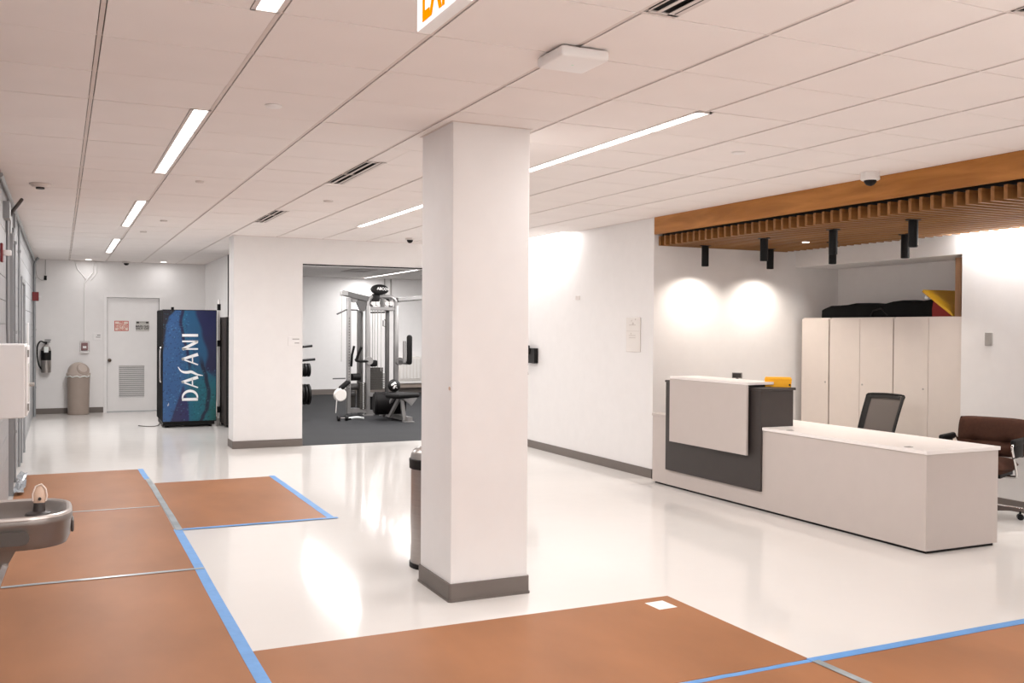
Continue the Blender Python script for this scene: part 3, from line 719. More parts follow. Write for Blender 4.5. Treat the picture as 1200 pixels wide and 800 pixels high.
# ================================================================== VENDING MACHINES
t = thing('drink_vending_machine', 'tall drink vending machine with blue water-drop front and white upright lettering', 'vending machine', (1.84, 15.85, 0))
W2 = .41
B().box(-W2, W2, .03, .90, .10, 1.845, .01, 1).build('cabinet_body', mat('matt_black_side', (.006, .006, .007), .7, spec=.05), t)
B().box(-W2+.02, W2-.02, .06, .88, .03, .10).build('base_plinth', 'black', t)
for x in (-.33, .33):
    B().cyl((x, .12, 0), (x, .12, .04), .025, 10).build('levelling_foot', 'blackmetal', t)
B().box(-W2, W2, -.01, .028, .085, 1.85, .008, 1).build('door', 'black', t)
# printed panel
def mixc(a, b_, t_): return tuple(a[i]*(1-t_)+b_[i]*t_ for i in range(3))
def sst(a, b_, x): x = max(0, min(1, (x-a)/(b_-a))); return x*x*(3-2*x)
def pw(v, pts):   # piecewise-linear curve through (v, u) points, v ascending
    if v <= pts[0][0]: return pts[0][1]
    for (a, p), (c, q) in zip(pts, pts[1:]):
        if v <= c: k = (v-a)/(c-a); k = k*k*(3-2*k); return p*(1-k)+q*k
    return pts[-1][1]
def art(u, v):    # u 0..1 left to right, v 0..1 bottom to top
    blue, mid, teal, green = (.018, .085, .235), (.008, .085, .20), (.0, .115, .165), (.0, .10, .10)
    navy, dark = (.006, .008, .055), (.003, .006, .030)
    c = mixc(blue, mid, sst(.25, .55, u))
    c = mixc(c, teal, sst(.35, .62, u)*sst(.55, .30, v))
    c = mixc(c, green, sst(.72, .98, u)*sst(.40, .05, v))
    # bright ridge beside the first dark line
    d1 = pw(v, [(.40, .52), (.5, .50), (.62, .46), (.77, .375), (.9, .33), (1, .37)])
    if v > .4:
        c = mixc(c, (.0, .12, .22), .6*sst(.13, .02, u-d1)*(u > d1))
        c = mixc(c, navy, sst(.045, .012, abs(u-d1))*sst(.40, .55, v))
    nv = pw(v, [(.38, .95), (.48, .78), (.6, .83), (.8, .72), (1, .60)])
    c = mixc(c, mixc(navy, (.004, .010, .085), sst(.5, .9, v)*.6), sst(nv-.03, nv+.05, u)*sst(.36, .47, v))
    sl = pw(v, [(0, .72), (.03, .75), (.12, .835), (.25, .865), (.40, .81), (.51, .74), (.6, .70)])
    c = mixc(c, dark, .95*sst(.055, .018, abs(u-sl))*sst(.62, .50, v))
    if v < .36:   # dark wedge rising from the bottom
        l_, r_2 = .13+.27*(v/.36), .50-.09*(v/.36)+.02*math.sin(v*14)
        c = mixc(c, mixc((.008, .010, .055), (.016, .016, .10), u*2), sst(l_-.01, l_+.03, u)*sst(r_2+.01, r_2-.03, u))
    tl = pw(v, [(.55, -.03), (.7, .02), (.85, .055), (.93, .10), (1, .21)])
    c = mixc(c, (.003, .003, .012), sst(tl+.03, tl-.02, u)*(v > .5))
    return tuple(q*.95 for q in c)
drops = [(random.random(), random.random(), random.uniform(.0045, .011), random.random()) for _ in range(900)]
NX, NZ = 96, 200
b = B(); vg = []; cols = []
PX0, PX1, PZ0, PZ1 = -W2+.012, W2-.012, .10, 1.838
from collections import defaultdict
grid = defaultdict(list)
for dpt in drops: grid[(int(dpt[0]*16), int(dpt[1]*34))].append(dpt)
def near(u, v):
    a, c = int(u*16), int(v*34)
    for i in (a-1, a, a+1):
        for j in (c-1, c, c+1):
            for q_ in grid.get((i, j), ()): yield q_
me = bpy.data.meshes.new('printed_front'); verts = []; faces = []
for j in range(NZ+1):
    for i in range(NX+1):
        u, v = i/NX, j/NZ; c = art(u, v)
        if (u < .5 or v < .5 or u+v < 1.25):
            for (du, dv, dr, ds) in near(u, v):
                q = math.hypot((u-du)*.8, (v-dv)*1.74)
                if q < dr: c = mixc(c, (c[0]*.25, c[1]*.32, c[2]*.42) if ds < .72 else (c[0]+.03, c[1]+.10, c[2]+.13), .7)
        cols.append(c); verts.append((PX0+(PX1-PX0)*u, -.0125, PZ0+(PZ1-PZ0)*v))
for j in range(NZ):
    for i in range(NX):
        a = j*(NX+1)+i; faces.append((a, a+1, a+NX+2, a+NX+1))
me.from_pydata(verts, [], faces); ca_ = me.color_attributes.new('print', 'FLOAT_COLOR', 'POINT')
for i, c in enumerate(cols): ca_.data[i].color = (*c, 1)
me.materials.append(M['print'])
pf = bpy.data.objects.new('printed_front', me); C.objects.link(pf); pf.parent = t
# lettering, drawn as tapered strokes: u along the word (upwards), v letter height (to the left)
def stroke(b, pts, w0, w1, wm=None, y=-.0150):
    pts = [Vector((p[0], p[1], 0)) for p in pts]; n = len(pts); L = []
    for i, p in enumerate(pts):
        d_ = (pts[min(i+1, n-1)]-pts[max(i-1, 0)]).normalized(); nn = Vector((-d_.y, d_.x, 0)); k = i/(n-1)
        w_ = (w0*(1-k)+w1*k)*1.16+.002
        if wm is not None: w_ += (wm-(w0+w1)/2)*math.sin(PI*k)
        L.append((p+nn*w_/2, p-nn*w_/2))
    def P(q, yy): return (LX-q.y, yy, LZ+q.x)
    V = [[b.b.verts.new(P(a, yy)) for a in ab for yy in (y, y+.002)] for ab in L]
    for i in range(n-1):
        A, D = V[i], V[i+1]
        b.b.faces.new((A[0], D[0], D[2], A[2])); b.b.faces.new((A[1], A[3], D[3], D[1])); b.b.faces.new((A[0], A[1], D[1], D[0])); b.b.faces.new((A[2], D[2], D[3], A[3]))
LX, LZ = PX0+(260-40)/414*.985, PZ0+(740-608)/414
lt = B()
stroke(lt, [(.022, 0), (.022, .24)], .038, .034)                         # D
stroke(lt, [(.02, .008)]+[(.05+.105*math.sin(R(a)), .12-.112*math.cos(R(a))) for a in range(0, 181, 12)]+[(.02, .232)], .014, .014, .036)
def A_(u):
    stroke(lt, [(u, 0), (u+.095, .245)], .016, .018); stroke(lt, [(u+.165, 0), (u+.088, .245)], .042, .030); stroke(lt, [(u+.03, .082), (u+.145, .086)], .014, .014)
A_(.205)
stroke(lt, [tuple(p[:2]) for p in smoothpath([(.395, -.075, 0), (.408, .0, 0), (.435, .06, 0), (.455, .105, 0), (.448, .16, 0), (.452, .215, 0), (.478, .262, 0), (.535, .30, 0)], 6)], .006, .004, .040)   # S
A_(.565)
stroke(lt, [(.815, 0), (.815, .24)], .020, .020); stroke(lt, [(.81, .235), (.93, .01)], .036, .036); stroke(lt, [(.935, 0), (.935, .24)], .020, .020)  # N
stroke(lt, [(1.03, 0), (1.03, .24)], .036, .034)                         # I
bmesh.ops.recalc_face_normals(lt.b, faces=lt.b.faces[:])
lt.build('brand_lettering', mat('lettering_white', (.92, .92, .93), .5), t)
B().box(-.33, -.325, -.015, -.0126, .34, .37).box(-.315, -.31, -.015, -.0126, .35, .39).build('small_print', 'white', t)
h = B().tube(smoothpath([(-W2-.004, .01, .72), (-W2-.030, -.02, .75), (-W2-.032, -.02, 1.0), (-W2-.030, -.02, 1.22), (-W2-.004, .01, 1.26)], 4), .010, 8).build('door_handle', 'chrome', t, True)
B().box(W2-.006, W2+.004, -.014, .0, .16, .42).build('coin_trim', 'chrome', t)
B().box(-W2+.14, -W2+.18, .05, .09, 1.845, 1.89).build('hinge_bracket', 'black', t)
t = thing('power_cord', 'thin dark cord on the floor left of the blue vending machine', 'cord', (0, 0, 0))
bpy.data.objects.remove(t)
o = B().tube(smoothpath([(1.12, 16.35, .006), (1.25, 16.15, .006), (1.38, 16.2, .006), (1.45, 16.5, .006), (1.5, 16.9, .006)], 5), .006, 6).build('power_cord', 'plenum', None, True)
tag(o, 'thin dark cord on the floor left of the blue vending machine', 'cord')
t = thing('dark_vending_machine', 'dark machine edge showing between the blue vending machine and pier', 'vending machine', (2.335, 15.55, 0))
B().box(0, .48, .02, .70, .04, 1.74, .02, 2).build('cabinet_body', 'dark', t)
B().box(.02, .46, -.01, .018, .06, 1.72, .01, 1).build('door', 'black', t)
for x in (.06, .42):
    for y in (.08, .64): B().cyl((x, y, 0), (x, y, .04), .02, 8).build('levelling_foot', 'blackmetal', t)
t = thing('white_pipe', 'white vertical pipe with dark clamps beside the blue vending machine', 'pipe', (2.296, 15.93, 0))
B().lathe([(.019, .10), (.019, 2.02), (.001, 2.02)], n=12).build('pipe_tube', 'lens2' if False else 'white', t, True)
for z in (.26, 1.32, 1.90): B().lathe([(.001, -.05), (.028, -.05), (.028, .05), (.001, .05)], n=12).build('pipe_clamp', 'black', t, True, (0, 0, z))
B().lathe([(.035, 0), (.035, .02), (.022, .03), (.022, .12), (.001, .12)], n=12).build('pipe_foot', 'greyink', t, True)

# ================================================================== BACK WALL ITEMS
Yw = YB
t = thing('fire_extinguisher', 'fire extinguisher with black hose hanging on the back wall', 'fire extinguisher', (-.235, Yw-.10, .75))
B().lathe([(.078, 0), (.082, .012), (.082, .40), (.070, .45), (.032, .48), (.026, .50), (.001, .50)], n=24).build('cylinder', 'steel', t, True)
B().lathe([(.083, .22), (.083, .39)], n=24).build('label_band', 'black', t, True)
B().box(-.03, .04, -.0865, -.083, .36, .46).build('inspection_tag', 'paper', t)
B().box(-.02, .02, -.03, .03, .50, .545, .005, 1).box(-.03, .07, -.012, .012, .545, .558).box(-.02, .08, -.012, .012, .575, .588).build('valve', 'black', t)
B().tube(smoothpath([(-.02, 0, .53), (-.09, -.01, .555), (-.135, -.02, .47), (-.14, -.02, .30), (-.115, -.02, .14), (-.07, -.03, .06)], 6), .013, 8).build('hose', 'black', t, True)
B().box(-.03, .03, .08, .10, .1, .5).build('wall_bracket', 'black', t)
t = thing('fire_alarm_pull_station', 'red pull station in a clear cover right of the extinguisher', 'alarm', (.395, Yw, 1.21))
B().box(-.055, .055, -.045, -.002, -.07, .07, .006, 1).build('station_body', 'red', t)
B().box(-.03, .03, -.05, -.046, -.03, .01).build('pull_bar', 'white', t)
B().box(-.085, .085, -.06, -.0, -.10, .10, .012, 2).build('clear_cover', 'clear', t, True)
B().box(-.075, .075, -.075, -.0605, -.115, -.085, .004, 1).build('cover_lip', 'white', t, True)
t = thing('surface_conduit', 'thin white conduit running down the back wall to the pull station', 'conduit', (.395, Yw-.012, 0))
B().tube([(0, 0, 1.31), (0, 0, 2.36), (.02, 0, 2.40), (.14, 0, 2.56), (.14, 0, H-.01)], .012, 8).tube([(.04, 0, 2.42), (-.12, 0, 2.62), (-.16, 0, H-.01)], .010, 8).build('conduit_tube', 'white', t, True)
B().tube([(.20, 0, H-.01), (.20, 0, 2.55), (.10, 0, 2.42)], .010, 8).build('conduit_branch', 'white', t, True)
t = thing('hanging_sensor', 'small black sensor dangling on a cord near the left corner of the back wall', 'sensor', (-.245, Yw-.05, 0))
B().tube([(0, 0, 2.50), (0, 0, H-.01)], .006, 6).tube(smoothpath([(0, 0, 2.50), (-.04, 0, 2.40), (-.12, 0, 2.44), (-.15, 0, 2.55), (-.15, 0, H-.01)], 4), .004, 6).build('cord', 'greyink', t)
B().box(-.022, .022, -.022, .022, 2.40, 2.48, .004, 1).build('sensor_head', 'black', t)
t = thing('door_plate', 'small white room plate on the back wall left of the door', 'sign', (.605, Yw, 1.395))
B().box(-.068, .068, -.008, 0, -.065, .065, .002, 1).build('plate', 'white', t)
B().box(.0, .055, -.0095, -.008, .018, .030).box(-.02, .055, -.0095, -.008, -.018, -.008).build('plate_print', 'ink', t)

# ================================================================== LEFT WALL ITEMS
def strobe(y, z, label, s=1.0):
    t = thing('fire_alarm_strobe', label, 'alarm', (XL, y, z), 0, 'red alarm strobes on the left wall')
    B().box(0, .02, -.06*s, .06*s, -.075*s, .075*s, .005, 1).build('strobe_body', 'red', t)
    B().box(.02, .078, -.028*s, .028*s, -.022*s, .022*s, .006, 2).build('strobe_lens', 'white', t, True)
strobe(8.70, 2.165, 'red alarm with white strobe lens high on the left wall at the frame edge')
t = thing('fire_alarm_strobe', 'small dark red alarm box on the left wall near the back corner', 'alarm', (XL, 18.2, 2.08), 0, 'red alarm strobes on the left wall')
B().box(0, .10, -.06, .06, -.075, .075, .005, 1).build('strobe_body', 'red', t)
B().box(.10, .135, -.02, .02, -.02, .01, .004, 1).build('strobe_lens', 'white', t, True)
def pipe(y, r, label, top=H-.01, z0=0, m='alum', bend=0):
    t = thing('wall_conduit', label, 'conduit', (XL+r+.004, y, 0), 0, 'conduits on the left wall')
    pts = [(0, 0, z0), (0, 0, top-.2)]+([(0, 0, top-.12), (.02, 0, top-.05), (.06, 0, top)] if bend else [(0, 0, top)])
    B().tube(pts, r, 10).build('conduit_tube', m, t, True)
    for z in (.5, 1.5, 2.4):
        if z0 < z < top: B().box(-r-.004, r+.004, -.012, .012, z, z+.03).build('pipe_strap', 'alum', t)
pipe(18.6, .022, 'dark vertical conduit on the left wall at the back corner', bend=1, m='alum')
pipe(10.9, .014, 'thin conduit on the left wall beside the wide dark post')
pipe(12.1, .012, 'thin conduit on the left wall just before the grey door')
o = B().box(XL, XL+.038, 10.03, 10.09, 0, 2.45).build('wall_channel', 'alum'); tag(o, 'wide dark grey vertical channel on the left wall', 'channel')
t = thing('surface_raceway', 'cluster of grey conduits and boxes high on the left wall near the ceiling', 'conduit', (XL, 9.6, 2.5))
B().box(0, .05, -.55, -.3, -.02, .12).build('junction_box', 'alum', t)
B().box(0, .04, -.10, .08, -.10, .05).build('junction_box', 'alum', t)
B().box(0, .045, .55, .72, -.12, .0).build('junction_box', 'alum', t)
B().tube([(.025, -1.4, .22), (.025, 9.3, .22)], .018, 8).build('conduit_tube', 'alum', t, True)
B().tube(smoothpath([(.02, .1, 0), (.03, .25, .1), (.09, .35, .21), (.11, .4, .25)], 4), .016, 8).build('conduit_tube', 'dark', t, True)
B().tube([(.02, -.2, .1), (.02, -.2, -.9), (.03, -.1, -1.5)], .014, 8).build('conduit_tube', 'alum', t, True)
# white wall cabinet
t = thing('wall_cabinet', 'plain white box cabinet projecting from the left wall above the fountain', 'cabinet', (XL, 6.0, 1.067))
B().box(0, .255, 0, .42, 0, .410, .004, 1).build('cabinet_body', 'white', t)
B().box(.2555, .268, .01, .41, .01, .40, .003, 1).build('door', 'white', t)
for z in (.06, .36): B().box(.268, .276, .005, .03, z-.02, z+.02).build('hinge', 'greyink', t)
B().cyl((.268, .33, .17), (.295, .33, .17), .012, 10).build('latch', 'greyink', t, True)
B().box(.268, .27, .10, .30, .08, .30).build('notice_panel', 'greysign', t)
# tag rail: small switch plates by the left wall
t = thing('white_strip', 'narrow white plastic strip on the left wall beside the grey door', 'strip', (XL, 15.2, 1.4))
B().box(0, .03, -.02, .02, -.35, .22, .004, 1).build('strip_body', 'white', t)

# drinking fountain
FX1, FY0, FY1, FZ = .040, 3.70, 4.12, .913
t = thing('drinking_fountain', 'stainless wall-hung drinking fountain at the left edge', 'drinking fountain', (XL, (FY0+FY1)/2, 0))
hw = (FY1-FY0)/2; LX1 = FX1-XL
def plan(inset, x1=LX1, hy=hw, xs=0):
    x1 -= inset; hy -= inset; rad = .145-inset*.6
    pts = [(xs, -hy)]
    pts += [(x1-rad+rad*math.sin(R(a)), -hy+rad-rad*math.cos(R(a))) for a in range(0, 91, 10)]
    pts += [(x1-rad+rad*math.cos(R(a)), hy-rad+rad*math.sin(R(a))) for a in range(0, 91, 10)]
    pts += [(xs, hy)]
    return pts
def rg(inset, z, xs=0): return [(x, y, z) for x, y in plan(inset, xs=xs)]
FB = FZ-.115
bas = B().loft([rg(.05, FB), rg(.018, FB+.006), rg(.008, FB+.03), rg(.004, FZ-.03), rg(.0, FZ-.022), rg(.0, FZ-.008), rg(.005, FZ), rg(.024, FZ+.001), rg(.032, FZ-.004, .02), rg(.05, FZ-.022, .04), rg(.10, FZ-.034, .1)]).build('basin', 'fsteel', t, True)
B().tube([(x, y, FZ-.002) for x, y in plan(.012)], .010, 8).build('basin_rim', 'rimsteel', t, True)
pb = B(); prof = [(.04, -.024), (.315, -.024)]+arc(.315, 0, .024, -90, 90, 6)+[(.04, .024)]
pb.prism([(x, z+FZ-.062) for x, z in prof], -hw-.010, -hw+.006, 'y'); pb.build('push_bar', 'pushbar', t, True)
B().box(LX1-.006, LX1+.005, -.05, .05, FZ-.085, FZ-.04, .006, 2).build('push_bar', 'pushbar', t, True)
BXX, BYY = LX1-.112, .075
B().lathe([(.001, FZ-.036), (.05, FZ-.034), (.044, FZ-.026), (.022, FZ-.020), (.018, FZ+.010), (.001, FZ+.012)], (BXX, BYY, 0), n=20).build('bubbler_base', 'dark', t, True)
rings = []
for z, ww, th in ((FZ+.010, .020, .010), (FZ+.030, .0235, .012), (FZ+.052, .0225, .010), (FZ+.068, .017, .007), (FZ+.078, .006, .004)):
    rings.append([(BXX+ww*math.cos(2*PI*k/16)+(z-FZ)*.05, BYY+th*math.sin(2*PI*k/16)+(z-FZ)*.1, z) for k in range(16)])
B().loft(rings).build('bubbler_guard', 'bottle', t, True)
B().tube([(BXX-.021, BYY-.006, FZ+.018), (BXX-.022, BYY-.006, FZ+.045), (BXX-.012, BYY-.004, FZ+.072), (BXX+.008, BYY-.002, FZ+.080), (BXX+.022, BYY-.004, FZ+.062), (BXX+.027, BYY-.006, FZ+.035), (BXX+.022, BYY-.006, FZ+.016)], .0028, 6).build('guard_edge', 'pink', t, True)
B().cyl((BXX+.002, BYY-.016, FZ+.026), (BXX+.002, BYY, FZ+.026), .006, 10).build('bubbler_nozzle', 'dark', t)
B().loft([[(0, -.15, FB+.01), (.30, -.15, FB+.01), (.30, .15, FB+.01), (0, .15, FB+.01)], [(0, -.14, FB-.045), (.272, -.14, FB-.045), (.272, .14, FB-.045), (0, .14, FB-.045)], [(0, -.12, FB-.24), (.20, -.12, FB-.24), (.20, .12, FB-.24), (0, .12, FB-.24)], [(0, -.10, FB-.55), (.02, -.10, FB-.55), (.02, .10, FB-.55), (0, .10, FB-.55)]]).build('support_apron', 'fsteel', t)
B().beam((.262, -.145, FB-.05), (.19, -.125, FB-.26), .012, .02).build('apron_trim', 'chrome', t)
B().box(0, .012, -.16, .16, FB-.6, FZ-.1).build('wall_plate', 'fsteel', t)

# ================================================================== RIGHT WALL ITEMS
t = thing('wall_intercom', 'black wall intercom with lit white screen just right of the column', 'intercom', (XR, 11.44, 1.13))
B().box(-.06, 0, -.13, .13, 0, .20, .006, 1).build('intercom_body', 'black', t)
B().box(-.085, -.0605, .0, .14, .12, .235, .004, 1).build('reader_unit', 'blackmetal', t)
B().box(-.0865, -.0855, .03, .11, .15, .215).build('screen', 'paper', t)
B().tube(smoothpath([(-.03, .12, 0), (-.035, .125, -.08), (-.03, .12, -.16)], 4), .008, 6).build('cord', 'black', t, True)
t = thing('tactile_sign', 'tall pale information sign on the white wall left of the canopy', 'sign', (XR, 8.98, 1.34))
B().box(-.014, -.002, -.14, .14, 0, .375, .002, 1).build('sign_plate', 'acrylic', t)
fp = mat('pale_print', (.50, .45, .41), .6)
B().box(-.0155, -.014, -.13, .13, .225, .229).build('sign_rule', fp, t)
for (y, z, r) in ((.0, .31, .014), (-.05, .355, .010), (.03, .34, .007), (.04, .20, .009)):
    B().cyl((-.0155, y, z), (-.0135, y, z), r, 10).build('sign_symbol', fp, t)
for z in (.29, .175, .15): B().box(-.0155, -.014, -.05, .08, z, z+.008).build('sign_lettering', fp, t)
tag(B().box(XA-.012, XA, 6.01, 6.09, 1.458, 1.578, .003, 1).build('switch_plate', 'greyink'), 'grey metal switch plate on the white wall right of the cabinets', 'switch')
t = thing('room_sign', 'small white room sign on the pier beside the gym opening', 'sign', (2.82, YP, 1.40))
B().box(-.085, .075, -.008, 0, -.06, .06, .002, 1).build('sign_plate', 'white', t)
B().box(-.03, .06, -.0095, -.008, .022, .034).box(0, .06, -.0095, -.008, -.03, -.018).build('sign_lettering', 'greyink', t)
tag(B().box(XR-.006, XR, 10.2, 10.30, 1.94, 1.99, .001, 1).build('wall_plate', 'vent'), 'tiny pale plate high on the white wall right of the column', 'plate')

# ================================================================== GYM
MY = 16.8
t = thing('multi_gym', 'large silver cable multi station with twin arched towers in the gym', 'exercise machine', (5.05, MY, .002))
def X_(px): # helper for readability: pixel column on the tower plane to local x
    a = math.atan((px-600)/FPX)+yaw; return MY*math.tan(a)-5.05
xl, xr_ = X_(431), X_(464)
xm = (xl+xr_)/2
def upright(name, x, y, z0, z1, w_=.07, d_=.10, m='frame'): return B().box(x-w_/2, x+w_/2, y-d_/2, y+d_/2, z0, z1, .012, 2).build(name, m, t, True)
# arched front frame
for (a, c, yy, m_) in ((xl, xr_, 0, 'frame'), (xl+.10, xr_-.06, .14, 'frame_dark')):
    pts = [(a, yy, 1.90), (a, yy, 2.02)]+[(a+.13-.13*math.cos(R(q)), yy, 2.02+.13*math.sin(R(q))) for q in range(15, 91, 15)]+[(c-.13+.13*math.cos(R(q)), yy, 2.02+.13*math.sin(R(q))) for q in range(90, 0, -15)]+[(c, yy, 2.02), (c, yy, 1.90)]
    B().tube(pts, .036, 8).build('arch_tube', m_, t, True)
B().box(xl, xr_, -.03, .03, 1.90, 1.965, .01, 1).build('arch_crossbar', 'frame', t, True)
B().box(xm-.03, xm+.03, -.02, .03, 1.96, 2.13, .008, 1).build('arch_post', 'frame_dark', t, True)
for x in (xl+.11, xl+.19, xm+.10, xm+.18):
    B().lathe([(.001, -.015), (.045, -.015), (.052, 0), (.045, .015), (.001, .015)], n=18).build('pulley', 'chrome', t, True, (x, .03, 2.03)).rotation_euler = (PI/2, 0, 0)
upright('upright', xl, 0, .0, 1.98, .075); upright('upright', xr_, 0, .25, 1.98, .075)
upright('upright', X_(423), .12, .03, 1.90, .06, .1, 'frame_dark'); upright('upright', X_(427), .2, .03, 1.90, .05)
upright('upright', X_(456), .12, .05, 1.92, .06, .1, 'frame_dark'); upright('upright', X_(460), .3, .05, 1.92, .05)
B().box(xl-.10, xl+.08, -.09, .09, 0, .02).build('foot_plate', 'frame', t)
# left cable post
xp = X_(407.5)
B().box(xp-.035, xp+.035, -.10, -.02, .05, 2.12, .008, 1).build('cable_post', 'frame', t, True)
for k in range(26): B().cyl((0, -.003, 0), (0, .001, 0), .010, 8).build('adjustment_hole', 'ink', t, False, (xp, -.101, .5+k*.05))
B().beam((xp-.12, -.06, 2.20), (xl+.02, .02, 2.10), .09, .09).build('top_beam', 'frame_dark', t)
B().box(xp-.15, xp-.02, -.11, -.0, 2.15, 2.24, .01, 1).build('beam_cap', 'frame', t)
b = B(); b.prism([(X_(415), 2.12), (xl-.01, 2.06), (X_(427), 1.88), (X_(422), 1.88)], -.02, .04, 'y'); b.build('gusset_plate', 'frame_dark', t)
b = B(); b.prism([(xp+.03, 2.13)]+[(xp+.10+.07*math.cos(R(a)), 2.10-.07*math.sin(R(a))) for a in range(180, -1, -20)][::-1], -.03, .0, 'y'); b.build('pulley_cover', 'frame', t)
B().beam((xr_+.02, 0, 2.10), (xr_+1.1, .3, 2.21), .07, .075).build('right_beam', 'frame', t)
B().beam((xr_+.02, -.04, 2.065), (xr_+1.1, .26, 2.17), .05, .02).build('beam_underside', 'ink', t)
# cables
for px, y, z0, z1 in ((399.2, -.05, .98, 2.16), (440, .05, .75, 1.9), (443.5, .05, .8, 1.9), (446.5, .0, .8, 1.9), (451.5, .0, 1.72, 1.92), (438.5, .1, .7, 1.9)):
    B().cyl((X_(px), y, z0), (X_(px), y, z1), .006, 6).build('cable', 'greyink', t)
B().tube([(X_(448.5), -.02, 1.72), (X_(448.5), -.02, 1.62), (X_(451.8), -.02, 1.60), (X_(451.8), -.02, 1.70), (X_(450.3), -.02, 1.74)], .010, 6).build('cable_handle', 'ink', t)
# pull-down bar
B().tube([(X_(390.5), -.25, 1.82), (X_(404), -.1, 1.90), (X_(419.5), .05, 1.90)], .014, 8).build('pulldown_bar', 'frame_dark', t, True)
B().tube([(X_(434), .1, 1.86), (X_(453), .1, 1.87)], .014, 8).build('pulldown_bar', 'frame_dark', t, True)
# hood badge
b = B(); o = b.lathe([(.001, -.05), (.12, -.05), (.16, -.03), (.172, 0), (.16, .03), (.12, .05), (.001, .05)], n=32).build('hood_badge', 'black', t, True, (X_(443.5), -.06, 2.275)); o.rotation_euler = (PI/2, 0, 0); o.scale = (1.0, .55, 1)
B().box(xm-.19, xm-.05, -.04, .04, 2.06, 2.2, .02, 2).build('badge_mount', 'black', t, True)
text('ABCOV', .068, .001, 'badge_lettering', 'white', t, (X_(446.5), -.113, 2.285), (PI/2, R(3), 0), bold=.002)
# weight stacks
b = None
for k in range(14):
    z = .46+k*.029
    if b is None: b = B().box(X_(434.5), X_(449.5), .02, .16, 0, .025, .003, 1).build('weight_plate', 'ink', t); b.location = (0, 0, z)
    else:
        o = b.copy(); C.objects.link(o); o.location = (0, 0, z)
B().box(X_(434), X_(450), .0, .18, .08, .40, .01, 1).build('stack_shroud', 'black', t)
b = None
for k in range(16):
    z = .12+k*.030
    if b is None: b = B().box(X_(421), X_(428), -.06, .06, 0, .026, .003, 1).build('weight_plate', 'ink', t); b.location = (0, 0, z); 
    else:
        o = b.copy(); C.objects.link(o); o.location = (0, 0, z)
    B().box(-.008, .008, -.003, .001, 0, .014).build('weight_mark', 'white', t, False, (X_(425), -.062, z+.006))
b = None
for k in range(8):
    z = .50+k*.033
    if b is None: b = B().box(X_(450.5), X_(455.5), .1, .2, 0, .018).build('weight_plate', 'frame', t); b.location = (0, 0, z)
    else:
        o = b.copy(); C.objects.link(o); o.location = (0, 0, z)
# lower frame
B().beam((xp-.02, -.02, .10), (xl, .0, .10), .08, .08).build('base_rail', 'frame', t)
B().beam((xl, 0, .06), (xl+.35, -.05, .06), .09, .08).build('base_rail', 'frame', t)
B().beam((xl+.02, -.03, .38), (X_(449), -.15, .38), .06, .07).build('knee_bar', 'frame', t)
B().beam((xl+.2, -.2, .05), (5.33-5.05, 15.36-MY, .05), .09, .07).build('bench_rail', 'frame', t)
B().box(5.31-5.05-.10, 5.31-5.05+.08, 15.30-MY, 15.42-MY, .0, .015).build('foot_plate', 'frame', t)
bx = 5.26-5.05; by = 15.45-MY
B().beam((bx, by, .02), (bx-.04, by+.05, .45), .06, .05).build('bench_leg', 'frame', t); B().beam((bx-.15, by+.35, .06), (bx-.05, by+.08, .42), .05, .05).build('bench_leg', 'frame', t)
B().beam((bx-.22, by+.5, .06), (bx-.12, by+.2, .42), .05, .04).build('bench_leg', 'frame', t)
b = B(); b.prism([(bx-.05, .40), (bx+.22, .40), (bx+.12, .27)], by-.03, by+.03, 'y'); b.build('seat_bracket', 'frame', t)
o = B().box(-.26, .26, -.17, .17, -.045, .045, .04, 3).build('bench_seat', 'vinyl', t, True, (bx-.0, by+.1, .44)); o.rotation_euler = (0, 0, R(25))
# backrest pads
xq = X_(473.5)
B().box(xq-.05, xq+.05, -.35, -.25, .92, 1.46, .045, 3).build('back_pad', 'vinyl', t, True); B().box(xq-.11, xq-.06, -.31, -.24, .95, 1.35, .01, 1).build('pad_support', 'frame', t)
B().beam((xr_, -.05, .97), (xq-.02, -.25, .95), .06, .06).build('pad_arm', 'frame_dark', t)
B().lathe([(.001, -.04), (.07, -.04), (.075, 0), (.07, .04), (.001, .04)], n=18).build('arm_pivot', 'frame', t, True, (xr_+.04, -.08, .98)).rotation_euler = (PI/2, 0, 0)
B().lathe([(.001, -.04), (.07, -.04), (.075, 0), (.07, .04), (.001, .04)], n=18).build('arm_pivot', 'frame', t, True, (xl, -.07, .99)).rotation_euler = (PI/2, 0, 0)
B().tube([(xl, -.08, .98), (X_(418), -.15, .99), (X_(414), -.2, 1.0), (X_(413), -.22, 1.02)], .024, 8).build('press_arm', 'vinyl', t, True)
B().tube([(X_(414), -.2, 1.0), (X_(415.5), -.25, 1.12), (X_(418.5), -.28, 1.24)], .026, 8).build('press_handle', 'vinyl', t, True)
B().tube([(X_(410), -.1, .9), (X_(408.6), -.22, 1.1), (X_(410.5), -.25, 1.26)], .022, 8).build('press_handle', 'vinyl', t, True)
B().box(X_(434), X_(443), .0, .1, .88, 1.0, .03, 2).build('chest_pad', 'vinyl', t, True)
B().cyl((X_(411), -.05, .70), (X_(421), -.0, .70), .065, 16).build('roller_pad', 'vinyl', t, True)
B().cyl((X_(411), .1, .52), (X_(421), .1, .52), .06, 16).build('roller_pad', 'frame_dark', t, True)
B().beam((X_(388.5), -.1, .68), (X_(404), -.05, .68), .02, .02).build('seat_bar', 'frame_dark', t)
o = B().box(-.10, .10, -.10, .10, -.03, .03, .02, 2).build('small_pad', 'vinyl', t, True, (X_(400.5), -.2, .57)); o.rotation_euler = (0, R(-40), 0)
B().cyl((X_(398), .2, .38), (X_(418), .1, .40), .05, 10).build('cross_tube', 'frame_dark', t, True)
